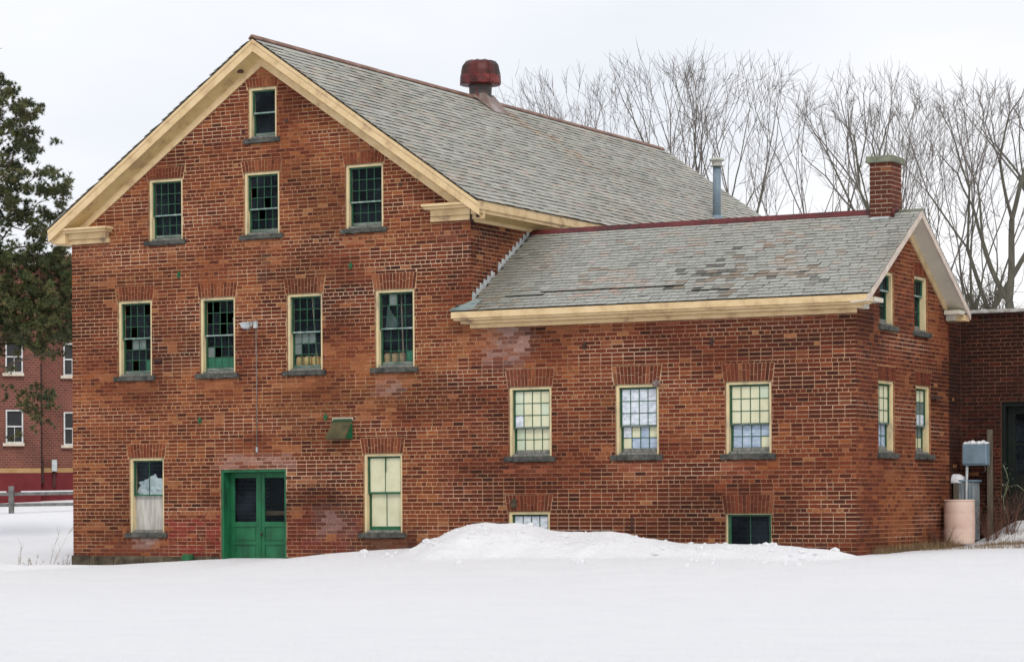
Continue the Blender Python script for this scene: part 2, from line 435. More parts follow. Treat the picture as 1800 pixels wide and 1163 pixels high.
WALLP = [(-70, -1.0), (-22, -.40), (-15.3, -.317), (-14, -.235), (-13.1, -.169), (-12, -.112), (-10, -.105), (-9.5, -.02), (-9, .04), (-8.36, .082),
         (-7.9, .10), (-6, .08), (-2, .05), (0, -.005), (.5, .01), (1.2, .045), (2.5, .07), (8, .08), (40, .0)]
CREST = [(-9.2, -.2), (-8.4, -.08), (-7.6, .05), (-7.25, .13), (-7.1, .245), (-6.85, .30), (-6.5, .44), (-6.2, .52), (-5.95, .558), (-5.6, .525), (-5.3, .52), (-5.1, .50),
         (-4.85, .43), (-4.5, .405), (-4.15, .375), (-3.7, .395), (-3.45, .37), (-3.2, .31), (-2.8, .26), (-2.5, .235), (-2.3, .22), (-1.7, .205),
         (-1.1, .20), (-.5, .175), (-.2, .14), (.15, .09), (.6, .0), (1.2, -.2)]
rs = np.random.RandomState(3)
_waves = [(rs.uniform(0, 2 * pi), rs.uniform(0, 2 * pi), 1.0) for _ in range(60)]


def fnoise(x, y, freq, oct_=4, seed=0):
    out = 0; amp = 1; tot = 0
    for o in range(oct_):
        r2 = np.random.RandomState(seed * 31 + o)
        acc = 0
        for k in range(5):
            th = r2.uniform(0, 2 * pi); ph = r2.uniform(0, 2 * pi); fq = freq * r2.uniform(.7, 1.4)
            acc = acc + np.sin((x * cos(th) + y * sin(th)) * fq + ph + 1.3 * np.sin((x * sin(th) - y * cos(th)) * fq * .6 + ph * 2))
        out = out + acc / 5 * amp; tot += amp; amp *= .5; freq *= 2.07
    return out / tot


def ground_z(X, Y):
    X = np.asarray(X, float); Y = np.asarray(Y, float)
    w = lerp_list(X, WALLP)
    t = np.clip(-Y / 8.0, 0, 1); t = t * t * (3 - 2 * t)
    z = w * (1 - t) + (-.34) * t
    z = z + np.where(Y < -2, fnoise(X, Y, .35, 3, 1) * .035 * np.clip((-Y - 2) / 4, 0, 1), 0)
    # behind: rises to the left and back
    back = np.clip(Y, 0, None)
    zl = w + back * .0486
    zr = w + np.clip(Y, 0, 4) * .02 + .40 * np.clip((Y - 4.3) / 1.0, 0, 1) * np.clip((X - .1) / .8, 0, 1)
    sel = np.clip((X + 8) / 6, 0, 1)
    z = np.where(Y > 0, zl * (1 - sel) + zr * sel + np.clip(Y - 8, 0, None) * .03 * sel, z)
    z = z + fnoise(X, Y, 1.1, 4, 5) * .010
    # ploughed pile in front of the wall
    c = lerp_list(X, CREST)
    yc_ = -1.25 + fnoise(X, X * 0, .9, 2, 9) * .18
    dy = Y - yc_
    lump = fnoise(X, Y, 6.5, 5, 7) * .07 * np.clip((c - z) * 4, 0, 1)
    rough = fnoise(X, Y, 2.9, 6, 11) * .12 * np.clip((c - z) * 3, 0, 1) * np.clip((-dy) * 2, 0, 1)
    pz = np.where(dy > 0, c - dy * .22, c - np.abs(dy) * .30 - .12 * np.abs(dy) * (np.sin(np.clip(np.abs(dy), 0, 3)) ** 2) * .5) + lump * .55 + rough
    k = .05
    h = np.clip(.5 + .5 * (pz - z) / k, 0, 1)
    zz = z * (1 - h) + pz * h + k * h * (1 - h) * .5
    return np.where((Y < 0) | (Y < .02), zz, z)


xs = np.concatenate([-np.geomspace(900, 22, 34), np.arange(-21.5, -9.2, .16), np.arange(-9.2, 1.2, .06), np.arange(1.2, 6, .14), np.geomspace(6.3, 900, 34)])
ys = np.concatenate([-np.geomspace(60, 7.2, 40), np.arange(-7.0, -3.8, .14), np.arange(-3.8, .1, .06), np.arange(.12, 8, .16), np.geomspace(8.3, 1500, 60)])
XX, YY = np.meshgrid(xs, ys)
ZZ = ground_z(XX, YY)
ZZ = np.where(YY > 60, ZZ * 0 + np.minimum(ZZ, 3.0), ZZ)
ZZ = np.clip(ZZ, -2.0, 3.2)
nx, ny = len(xs), len(ys)
verts = np.stack([XX.ravel(), YY.ravel(), ZZ.ravel()], 1)
ii = (np.arange(ny - 1)[:, None] * nx + np.arange(nx - 1)[None, :]).ravel()
faces = np.stack([ii, ii + 1, ii + nx + 1, ii + nx], 1)
me = bpy.data.meshes.new('snow_ground')
me.from_pydata(verts.tolist(), [], faces.tolist())
me.polygons.foreach_set('use_smooth', [True] * len(me.polygons))
me.materials.append(M['snow'])
gnd = bpy.data.objects.new('snow_ground', me); link(gnd); gnd['kind'] = 'structure'


def gz(x, y): return float(ground_z(np.array([x]), np.array([y]))[0])


random.seed(12)
bm = bmesh.new()
for _ in range(230):
    if random.random() < .7:
        x = random.uniform(-7.6, .2); y = -1.25 + random.gauss(-.25, .35)
    else:
        x = random.uniform(-8.4, .3); y = random.uniform(-3.4, -.3)
    r_ = min(.085, random.expovariate(1 / .018) + .010)
    g_ = bmesh.ops.create_icosphere(bm, subdivisions=1, radius=r_)
    z = gz(x, y)
    for v in g_['verts']:
        v.co = Vector((v.co.x * random.uniform(.8, 1.3), v.co.y, v.co.z * .7)) + Vector((x, y, z + r_ * .15))
me = bpy.data.meshes.new('snow_clods'); bm.to_mesh(me); bm.free(); me.materials.append(M['snow'])
o = bpy.data.objects.new('snow_clods', me); COL.objects.link(o); o['kind'] = 'stuff'; o['label'] = 'small lumps of snow scattered over the ploughed pile before the wing'; o['category'] = 'snow'

# ------------------------------------------------------------------ main building
BLD = thing('brick_building', 'long old red brick workshop with gabled slate roofs, cream cornices and a lower right wing', 'building', (-7.5, 2.0, 0))

RX, RZ, RS = -11.1, 9.06, 0.691           # main ridge x, height, slope
MY0, MY1 = -0.32, 16.75
WRY, WRZ, WS = 2.2, 5.62, 0.62            # wing ridge y, height, slope
WEY0, WEY1 = -0.27, 4.67                  # wing eaves
WEZ = WRZ - (WRY - WEY0) * WS             # ~4.09

# window openings on the front: a0, a1, z_bottom(sill top), z_top
WIN = dict(
    A1=(-11.40, -10.80, 7.33, 8.226), B1=(-13.57, -12.82, 5.63, 6.735), B2=(-11.50, -10.75, 5.63, 6.735), B3=(-9.39, -8.62, 5.63, 6.735),
    C1=(-14.27, -13.51, 3.20, 4.57), C2=(-12.46, -11.70, 3.20, 4.555), C3=(-10.61, -9.87, 3.20, 4.545), C4=(-8.80, -8.01, 3.20, 4.54),
    D1=(-14.03, -13.26, .36, 1.715), D2=(-9.05, -8.27, .36, 1.725),
    E1=(-6.19, -5.38, 1.635, 2.80), E2=(-4.20, -3.41, 1.635, 2.79), E3=(-2.235, -1.43, 1.625, 2.785),
    F1=(-6.21, -5.42, -.10, .715), F2=(-2.24, -1.44, -.10, .67))
DOOR = (-12.03, -10.64, -.35, 1.48)
SWIN = dict(S1=(1.00, 1.76, 1.635, 2.80), S2=(2.77, 3.50, 1.64, 2.78), T1=(1.08, 1.76, 3.70, 4.56), T2=(2.72, 3.38, 3.68, 4.60))
ARCH = {k: h for k, h in zip(WIN, (.17, .20, .20, .21, .26, .26, .27, .28, .25, .27, .30, .30, .29, .28, .30))}

# colour patches (stains with a shape of their own): x0,x1,z0,z1, colour, strength, softness
OR = (.30, .112, .05); PK = (.42, .24, .20); RD = (.24, .035, .03); GY = (.38, .30, .28); DK = (.05, .035, .03)
PATCH = []
for k, w in WIN.items():
    if k[0] in 'BCDE':
        PATCH.append((w[0] - .03, w[1] + .03, w[2] - .30, w[2] - .1, OR if k[0] != 'E' else (.27, .085, .045), .8, .08))
PATCH += [(-6.55, -6.0, 3.25, 3.78, GY, .40, .28), (-6.2, -5.8, 3.35, 3.6, PK, .45, .2), (-7.1, -6.5, 3.5, 3.84, OR, .8, .15),
          (-5.4, -3.9, 3.66, 3.85, OR, .6, .12), (-3.5, -.4, 3.72, 3.85, (.3, .1, .06), .6, .1),
          (-13.2, -12.05, -.3, .55, RD, .72, .3), (-12.1, -10.5, 1.50, 1.68, PK, .55, .1), (-10.6, -9.2, -.2, .55, (.19, .035, .03), .6, .35),
          (-9.9, -9.4, .35, .65, GY, .3, .3), (-13.9, -13.4, .1, .28, (.45, .38, .36), .6, .12),
          (-11.13, -10.98, 4.75, 5.55, DK, .6, .08), (-8.8, -8.4, 2.75, 2.9, PK, .3, .12), (-9.2, .2, -.3, .12, DK, .45, .18), (-12.0, -9.2, -.4, .0, DK, .5, .14), (-8.6, -8.3, 2.75, 2.95, GY, .2, .15),
          (-15.3, -13.0, -.5, .1, (.12, .04, .03), .5, .3), (-9.3, -7.8, 0.0, .3, DK, .45, .15),
          (-7.6, -6.9, 5.3, 5.6, (.2, .07, .045), .6, .15), (-15.2, -14.4, 5.3, 5.65, (.24, .09, .05), .6, .15)]


def patch_at(x, z, c, side=False):
    if side: return c
    for x0, x1, z0, z1, pc, s, sf in PATCH:
        if x0 - sf < x < x1 + sf and z0 - sf < z < z1 + sf:
            m_ = sstep(x0 - sf, x0 + sf * .3, x) * (1 - sstep(x1 - sf * .3, x1 + sf, x)) * sstep(z0 - sf, z0 + sf * .3, z) * (1 - sstep(z1 - sf * .3, z1 + sf, z))
            m_ *= .25 + .75 * sstep(-.12, .28, nz3(x * 6, z * 9, 3.3) + .6 * nz3(x * 17, z * 23, 6.3))
            c = lerpc(c, pc, min(1, m_ * s))
    return c


PAL = [(.36, .118, .045), (.26, .070, .030), (.195, .046, .023), (.140, .033, .018), (.098, .026, .016), (.060, .021, .015), (.38, .17, .075)]
PAL = [tuple(v * k for v, k in zip(c, (.69, .63, .58))) for c in PAL]


def brick_col(x, z, where='front'):
    n1 = nz3(x * .55, z * .9, 1.7) + .5 * nz3(x * 2.3, z * 3.4, 9.1)
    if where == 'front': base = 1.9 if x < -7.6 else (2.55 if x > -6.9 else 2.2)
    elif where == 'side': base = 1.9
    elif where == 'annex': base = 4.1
    elif where == 'chimney': base = 2.6
    else: base = 2.4
    n2 = nz3(x * .32 + 5, z * .55, 31.0)
    v = base - n1 * 1.9 - n2 * 1.6 + random.gauss(0, .85)
    if random.random() < .008: return PAL[6]
    v = min(5, max(0, v)); i = int(v); t = v - i
    c = lerpc(PAL[i], PAL[min(5, i + 1)], t)
    j = random.uniform(.88, 1.12) * (.97 - .30 * sstep(0, .45, nz3(x * .55, z * .95, 50.0)) - .16 * sstep(.1, .5, nz3(x * 1.9, z * 3.1, 70.0)))
    if where == 'annex': j *= .72  # shade of the annex corner put into the brick colour
    return smear(x, z, patch_at(x, z, tuple(q * j for q in c), where != 'front'), where)


def smear(x, z, c, where):
    # soft, crumbling orange brick rubbed over the joints
    if where in ('annex', 'chimney'): return c
    n_ = nz3(x * 1.5, z * 3.6, 21.0) + .5 * nz3(x * 4.2, z * 8.5, 5.0)
    lim = .34 if where == 'side' or x < -7.2 else .46
    return lerpc(c, (.30, .112, .048), sstep(lim, lim + .28, n_) * (.5 if where == 'side' else .75))


def mortar_col(x, z, where='front'):
    base = (.46, .285, .16) if x < -7.6 else (.41, .25, .15)
    if where == 'side': base = (.36, .18, .09)
    if where == 'annex': base = (.13, .075, .055)  # dark joints too: the annex shade is in the mortar colour
    n1 = nz3(x * .9, z * 1.4, 4.4)
    base = lerpc(base, (.24, .11, .06), sstep(-.08, .4, n1) * .8)
    n2 = nz3(x * .5, z * 3.0, 14.4)
    if where != 'annex': base = lerpc(base, (.62, .46, .32), sstep(.12, .5, n2) * .6)
    else: base = lerpc(base, (.08, .045, .035), .5 + .5 * nz3(x, z, 3))
    dm = .98 - .28 * sstep(0, .45, nz3(x * .55, z * .95, 50.0)); base = tuple(v * dm for v in base)
    return smear(x, z, patch_at(x, z, base, where != 'front'), where)


COURSE = 0.0677; BH = 0.0530; JT = 0.0125


def subtract(rects, hole):
    x0, x1, z0, z1 = hole; out = []
    for a0, a1, b0, b1 in rects:
        if a1 <= x0 or a0 >= x1 or b1 <= z0 or b0 >= z1: out.append((a0, a1, b0, b1)); continue
        if a0 < x0: out.append((a0, x0 - .003, b0, b1))
        if a1 > x1: out.append((x1 + .003, a1, b0, b1))
        m0, m1 = max(a0, x0), min(a1, x1)
        if b0 < z0: out.append((m0, m1, b0, z0 - .002))
        if b1 > z1: out.append((m0, m1, z1 + .002, b1))
    return [r for r in out if r[1] - r[0] > .014 and r[3] - r[2] > .008]


def lay_bricks(fr, a0, a1, z0, z1, holes, limit=None, where='front', phase=0):
    """common bond; returns a list of (a0,a1,z0,z1,full,colour,out)"""
    res = []; row0 = int(math.floor(z0 / COURSE))
    for r in range(row0, int(z1 / COURSE) + 1):
        zb = r * COURSE + .007; zt = zb + BH + random.uniform(-.002, .002)
        if zb > z1: continue
        lo, hi = a0, a1
        if limit:
            lo, hi = limit((zb + zt) / 2)
            lo, hi = max(lo, a0), min(hi, a1)
            if hi - lo < .05: continue
        header = (r % 7 == 3)
        L = .1015 if header else .2035
        a = lo
        first = [L, L * .5][r % 2] if not header else L * [.75, 1][r % 2]
        w = first
        while a < hi - .02:
            ww = w
            if not header and random.random() < .05: ww = .1015
            e = min(a + ww, hi)
            if hi - e < .05: e = hi
            rr = [(a + JT / 2 * (a > lo + 1e-6), e - JT / 2 * (e < hi - 1e-6), zb, min(zt, z1))]
            full = (e - a) > .19
            for h in holes:
                if h[0] - .3 < e and h[1] + .3 > a and h[2] - .1 < zt and h[3] + .1 > zb:
                    rr = subtract(rr, h)
            for q in rr:
                okf = full and abs((q[1] - q[0]) - (e - a - JT)) < .001 and q[3] - q[2] > .047
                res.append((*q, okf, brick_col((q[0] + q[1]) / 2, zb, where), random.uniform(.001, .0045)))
            a = e; w = L
    return res


def gable_lim(z):
    if z < 5.6: return (-1e9, 1e9)
    h = (RZ - .42 - z) / RS
    return (RX - h, RX + h)


def wing_lim(z):
    if z < 3.86: return (-1e9, 1e9)
    h = (WRZ - .20 - z) / WS
    return (WRY - h, WRY + h)


holes_front = [(w[0], w[1], w[2] - .1, w[3]) for w in WIN.values()] + [DOOR]
def arch_slices(w, h, n=5):
    return [(w[0] - .018 - .042 * (i + .5) / n, w[1] + .018 + .042 * (i + .5) / n, w[3] - .02 + (h + .02) * i / n, w[3] - .02 + (h + .02) * (i + 1) / n + (.001 if i < n - 1 else 0)) for i in range(n)]


archr = [q for k, w in WIN.items() for q in arch_slices(w, ARCH[k])]
sillr = [(w[0] - .07, w[1] + .07, w[2] - .1, w[2] + .0) for k, w in WIN.items() if k[0] != 'F']
holes_all = holes_front + archr + sillr
fb = lay_bricks(FRONT, -15.3, -6.9, -.62, 9.0, holes_all, gable_lim)
fb += [q for q in lay_bricks(FRONT, -6.9, 0.0, -.62, 3.90, holes_all)]
# part of the joint line at x=-6.9 is hidden by long bricks running across it
sh = [(w[0], w[1], w[2] - .1, w[3]) for w in SWIN.values()] + [q for k, w in SWIN.items() for q in arch_slices(w, .24)] + [(w[0] - .06, w[1] + .06, w[2] - .1, w[2]) for w in SWIN.values()]
sb = lay_bricks(SIDE, 0.0, 4.45, -.62, 5.5, sh, wing_lim, 'side')
mb_ = lay_bricks(MAINSIDE, 0.0, 2.6, 3.9, 5.75, [], None, 'mainside')

cands = []
for fr, lst in ((FRONT, fb), (SIDE, sb)):
    for q in lst:
        if not q[4]: continue
        c = fr.P((q[0] + q[1]) / 2, (q[2] + q[3]) / 2, 0)
        if fr is FRONT and q[2] < gz(c.x, -.03) + .01: continue
        if fr is FRONT and q[2] < .45 and c.x < -.5: continue
        v = c - CAMP; d = v.dot(FWD)
        s = abs(v.normalized().dot(fr.O)) / d ** 2
        cands.append((s, fr, q))
cands.sort(key=lambda t: -t[0])
single = cands[:300]; single_ids = {id(t[2]) for t in single}


def brick_variants(name, cols, L=.191, H=.053, D=.02):
    out = []
    for c in cols:
        b_ = MB(); fr0 = Fr((0, 0, 0), (1, 0, 0), (0, 0, 1), (0, -1, 0))
        j = lambda: random.uniform(-.0015, .0015)
        b_.box(fr0, -L / 2 + j(), L / 2 + j(), -H / 2 + j(), H / 2 + j(), -D, 0, c)
        out.append((c, b_.mesh(name, M['brick'])))
    return out


VARS = brick_variants('brick', [t[2][5] for t in random.sample(single, 60)])


def place_brick(fr, q, parent, name='brick'):
    c = q[5]
    best = min(VARS, key=lambda v: sum((v[0][i] - c[i]) ** 2 for i in range(3)))
    o = bpy.data.objects.new(name, best[1])
    o.location = fr.P((q[0] + q[1]) / 2, (q[2] + q[3]) / 2, q[6])
    ang = 0 if abs(fr.O.y) > .5 else pi / 2
    o.rotation_euler = (random.uniform(-.004, .004), 0, ang + random.uniform(-.006, .006))
    link(o, parent)
    return o


for s_, fr, q in single: place_brick(fr, q, BLD)
bw = MB()
for fr, lst in ((FRONT, fb), (SIDE, sb), (MAINSIDE, mb_)):
    for q in lst:
        if id(q) in single_ids: continue
        bw.box(fr, q[0], q[1], q[2], q[3], -.012, q[6], q[5], back=False)
bw.build('brickwork', M['brick'], BLD, kind='stuff')


# mortar-faced walls, cut round the openings
def mortar_wall(name, fr, a0, a1, z0, z1, holes, cuts, parent, where, step=.13):
    A = sorted(set([a0, a1] + [v for h in holes for v in h[:2] if a0 < v < a1] + list(np.arange(a0, a1, step))))
    Z = sorted(set([z0, z1] + [v for h in holes for v in h[2:] if z0 < v < z1] + list(np.arange(z0, z1, step))))
    bm = bmesh.new(); vv = {}

    def gv(i, j):
        if (i, j) not in vv: vv[(i, j)] = bm.verts.new(fr.P(A[i], Z[j], 0))
        return vv[(i, j)]
    for i in range(len(A) - 1):
        am = (A[i] + A[i + 1]) / 2
        for j in range(len(Z) - 1):
            zm = (Z[j] + Z[j + 1]) / 2
            if any(h[0] < am < h[1] and h[2] < zm < h[3] for h in holes): continue
            bm.faces.new((gv(i, j), gv(i + 1, j), gv(i + 1, j + 1), gv(i, j + 1)))
    for co, no in cuts:
        bmesh.ops.bisect_plane(bm, geom=bm.verts[:] + bm.edges[:] + bm.faces[:], plane_co=co, plane_no=no, clear_outer=True)
    # reveals
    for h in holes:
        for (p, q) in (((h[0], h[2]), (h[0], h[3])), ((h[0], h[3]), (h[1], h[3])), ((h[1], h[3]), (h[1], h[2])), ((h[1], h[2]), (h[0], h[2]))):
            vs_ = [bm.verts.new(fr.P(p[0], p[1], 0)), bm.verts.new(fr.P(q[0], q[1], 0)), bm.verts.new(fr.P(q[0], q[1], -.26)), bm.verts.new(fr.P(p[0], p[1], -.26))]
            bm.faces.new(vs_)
    me = bpy.data.meshes.new(name); bm.to_mesh(me); bm.free()
    at_ = me.attributes.new('Col', 'FLOAT_COLOR', 'POINT')
    co = np.empty(len(me.vertices) * 3); me.vertices.foreach_get('co', co); co = co.reshape(-1, 3)
    cols = np.ones((len(co), 4), dtype=np.float32)
    for i, p in enumerate(co):
        rel = Vector(p) - fr.org
        a = rel.dot(fr.A); z = rel.dot(fr.B); dep = rel.dot(fr.O)
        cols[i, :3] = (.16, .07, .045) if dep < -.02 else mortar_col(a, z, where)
    at_.data.foreach_set('color', cols.ravel())
    me.materials.append(M['mortar'])
    o = bpy.data.objects.new(name, me); link(o, parent)
    return o


hf = [h for h in holes_front]
cut_main = [(Vector((RX, 0, RZ - .30)), Vector((RS, 0, 1))), (Vector((RX, 0, RZ - .30)), Vector((-RS, 0, 1)))]
mortar_wall('wall', FRONT, -15.3, -6.9, -.9, 9.0, [h for h in hf if h[1] < -6.9], cut_main, BLD, 'front')
mortar_wall('wall', FRONT, -6.9, 0, -.9, 4.0, [h for h in hf if h[0] > -6.9], [], BLD, 'front')
cut_w = [(Vector((0, WRY, WRZ - .08)), Vector((0, WS, 1))), (Vector((0, WRY, WRZ - .08)), Vector((0, -WS, 1)))]
mortar_wall('wall', SIDE, 0, 4.45, -.9, 5.6, [(w[0], w[1], w[2] - .1, w[3]) for w in SWIN.values()], cut_w, BLD, 'side')
w_ = mortar_wall('wall', MAINSIDE, 0, 16.4, 3.6, 5.9, [], [], BLD, 'mainside', .2)
b_ = MB()        # hidden rear and left walls
b_.box(Fr((0, 0, 0), (1, 0, 0), (0, 0, 1), (0, -1, 0)), -15.3, -15.05, -.9, 5.8, -16.4, -.02)
b_.box(FRONT, -15.05, -6.9, -.9, 5.8, -16.4, -16.15)
b_.box(FRONT, -7.15, -6.903, -.9, 3.6, -16.15, -.30)
b_.box(FRONT, -6.9, -.02, -.9, 4.0, -4.45, -4.2)
b_.prism(FRONT, [(-15.3, 5.8), (-6.9, 5.8), (RX, RZ - .2)], -16.4, -16.15)
b_.build('rear_wall', M['far_brick'], BLD)
# floors inside keep the rooms dark and separate
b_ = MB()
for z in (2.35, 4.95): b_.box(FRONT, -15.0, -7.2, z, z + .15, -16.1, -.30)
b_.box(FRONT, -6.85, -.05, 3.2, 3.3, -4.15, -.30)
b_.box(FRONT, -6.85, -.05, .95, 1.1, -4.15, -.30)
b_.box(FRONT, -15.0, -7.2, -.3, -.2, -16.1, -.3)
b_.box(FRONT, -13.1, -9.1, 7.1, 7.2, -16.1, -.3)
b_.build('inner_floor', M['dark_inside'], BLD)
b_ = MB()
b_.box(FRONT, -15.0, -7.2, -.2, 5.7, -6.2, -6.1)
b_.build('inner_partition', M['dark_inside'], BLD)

# foundation stones at the left corner
random.seed(21)
a = -15.32
while a < -12.1:
    L = random.uniform(.35, .75)
    b_ = MB(); b_.box(FRONT, a, min(a + L - .015, -12.06), -.6, -.062 + random.uniform(-.012, .012), -.05, .028 + random.uniform(0, .014))
    b_.build('foundation_stone', M['found'], BLD, bevel=.008)
    a += L


# soldier-brick flat arches
def arch(fr, a0, a1, z, h, where):
    n = max(6, int((a1 - a0 + .08) / .066)); b_ = MB()
    spl = .055
    for i in range(n):
        t0, t1 = i / n, (i + 1) / n
        g = .0068
        bl = a0 - .015 + t0 * (a1 - a0 + .03) + g; br = a0 - .015 + t1 * (a1 - a0 + .03) - g
        tl = a0 - spl + t0 * (a1 - a0 + 2 * spl) + g; tr_ = a0 - spl + t1 * (a1 - a0 + 2 * spl) - g
        split = random.choice([.36, .62, .5, 1.0])
        c = brick_col(a0 + t0 * (a1 - a0), z + .3, where)
        c = lerpc(c, (.17, .046, .024), .35)
        zz0 = z + .006
        segs = [(0, split), (split, 1)] if split < 1 and h > .18 else [(0, 1)]
        for s0, s1 in segs:
            za = zz0 + (h - .012) * s0 + (.005 if s0 > 0 else 0); zb = zz0 + (h - .012) * s1 - (.005 if s1 < 1 else 0)
            q0 = (bl + (tl - bl) * s0, za); q1 = (br + (tr_ - br) * s0, za); q2 = (br + (tr_ - br) * s1, zb); q3 = (bl + (tl - bl) * s1, zb)
            jj = random.uniform(.75, 1.25); cc = tuple(v * jj for v in c)
            b_.prism(fr, [q0, q1, q2, q3], -.012, .004 + random.uniform(0, .003), cc)
    b_.build('flat_arch', M['brick'], BLD, kind='stuff')


for k, w in WIN.items(): arch(FRONT, w[0], w[1], w[3], ARCH[k], 'front')
for k, w in SWIN.items(): arch(SIDE, w[0], w[1], w[3], .23, 'side')


# ------------------------------------------------------------------ windows
def sill_stone(fr, a0, a1, z, parent):
    """rough hewn stone sill"""
    b_ = MB(); n = 7; xsn = [a0 - .075 + (a1 - a0 + .15) * i / n for i in range(n + 1)]
    rows = []
    for x in xsn:
        j = lambda s=.006: random.uniform(-s, s)
        rows.append([fr.P(x, z - .095 + j(), -.03), fr.P(x, z - .09 + j(.008), .055 + j()), fr.P(x, z - .012 + j(), .06 + j()), fr.P(x, z + j(.003), -.03)])
    n0 = len(b_.v)
    for r in rows: b_.v += [tuple(p) for p in r]
    for i in range(n):
        for k in range(4):
            k2 = (k + 1) % 4
            b_.f.append((i * 4 + k, (i + 1) * 4 + k, (i + 1) * 4 + k2, i * 4 + k2)); b_.c.append(None)
    b_.f.append((3, 2, 1, 0)); b_.f.append((n * 4, n * 4 + 1, n * 4 + 2, n * 4 + 3)); b_.c += [None, None]
    b_.build('sill', M['stone'], parent, bevel=.006)


PANES = {}


def pane_mesh(w, h, mat, thick=.003):
    key = (round(w, 4), round(h, 4), mat)
    if key not in PANES:
        b_ = MB(); fr0 = Fr((0, 0, 0), (1, 0, 0), (0, 0, 1), (0, -1, 0))
        b_.box(fr0, -w / 2, w / 2, -h / 2, h / 2, -thick / 2, thick / 2)
        PANES[key] = b_.mesh('pane', M[mat])
    return PANES[key]


def window(fr, W, cols, ru, rl, panes, parent, label, bottom='green_sash', railmat='pale_rail', stone=True, lower_panel=None, cw=.05, st=.03):
    """double-hung window: casing, two sashes with glazing bars, panes, wooden sub-sill, stone sill.
    panes(row, col) -> material name (row 0 = top) or None for a missing pane"""
    a0, a1, z0, z1 = W
    p = group_part('window', parent, label)
    b_ = MB()
    for (x0, x1, y0, y1) in ((a0 + .004, a0 + cw, z0, z1 - .004), (a1 - cw, a1 - .004, z0, z1 - .004), (a0 + cw, a1 - cw, z1 - cw, z1 - .004)):
        b_.box(fr, x0, x1, y0, y1, -.175, -.028)
    b_.build('casing', M['cream_case'], p, bevel=.004)
    b_ = MB()       # wooden sub-sill, sloping out
    b_.add([fr.P(a0 + cw, z0, -.02), fr.P(a1 - cw, z0, -.02), fr.P(a1 - cw, z0 + .03, -.02), fr.P(a0 + cw, z0 + .03, -.02),
            fr.P(a0 + cw, z0, -.175), fr.P(a1 - cw, z0, -.175), fr.P(a1 - cw, z0 + .055, -.175), fr.P(a0 + cw, z0 + .055, -.175)],
           [(0, 1, 2, 3), (1, 5, 6, 2), (4, 0, 3, 7), (3, 2, 6, 7), (4, 5, 1, 0), (5, 4, 7, 6)])
    b_.build('wooden_sill', M['wood_grey'], p)
    ia0, ia1 = a0 + cw, a1 - cw
    iz0, iz1 = z0 + .05, z1 - cw
    zm = iz0 + (iz1 - iz0) * (rl / (ru + rl) if ru + rl > 0 else .5)
    if ru == rl: zm = (iz0 + iz1) / 2
    mu = .0125

    def sash(x0, x1, y0, y1, ofront, nc, nr, rowoff, toprail, botrail, botmat=None):
        b_ = MB(); ob = ofront - .035
        b_.box(fr, x0, x0 + st, y0, y1, ob, ofront); b_.box(fr, x1 - st, x1, y0, y1, ob, ofront)
        b_.box(fr, x0 + st, x1 - st, y1 - toprail, y1, ob, ofront - .001)
        if botmat is None: b_.box(fr, x0 + st, x1 - st, y0, y0 + botrail, ob, ofront - .001)
        gx0, gx1, gy0, gy1 = x0 + st, x1 - st, y0 + botrail, y1 - toprail
        for i in range(1, nc):
            c = gx0 + (gx1 - gx0) * i / nc; b_.box(fr, c - mu / 2, c + mu / 2, gy0, gy1, ob + .009, ob + .023)
        for i in range(1, nr):
            c = gy0 + (gy1 - gy0) * i / nr; b_.box(fr, gx0, gx1, c - mu / 2, c + mu / 2, ob + .0095, ob + .0225)
        b_.build('sash', M['green_sash'], p)
        if botmat:
            b_ = MB(); b_.box(fr, x0 + st, x1 - st, y0, y0 + botrail, ob, ofront + .002); b_.build('rail', M[botmat], p)
        pw, ph = (gx1 - gx0) / nc - mu * .9, (gy1 - gy0) / nr - mu * .9
        for r in range(nr):
            for c in range(nc):
                mt = panes(rowoff + r, c)
                if mt is None: continue
                o = bpy.data.objects.new('pane', pane_mesh(pw, ph, mt))
                o.location = fr.P(gx0 + (gx1 - gx0) * (c + .5) / nc, gy1 - (gy1 - gy0) * (r + .5) / nr, ob + .014 + random.uniform(-.001, .001))
                tilt = random.uniform(-.012, .012)
                o.rotation_euler = (random.uniform(-.008, .008), 0, (0 if abs(fr.O.y) > .5 else pi / 2) + tilt * .6)
                link(o, p)
    if ru: sash(ia0, ia1, zm - .012, iz1, -.075, cols, ru, 0, .028, .024, railmat)
    if lower_panel:
        b_ = MB(); b_.box(fr, ia0, ia1, iz0, zm - .014, -.15, -.135); b_.build('board', M[lower_panel], p)
    elif rl:
        sash(ia0, ia1, iz0, zm + (.012 if ru else 0), -.122, cols, rl, ru, .024, .05, bottom)
    if stone: sill_stone(fr, a0, a1, z0, p)
    return p


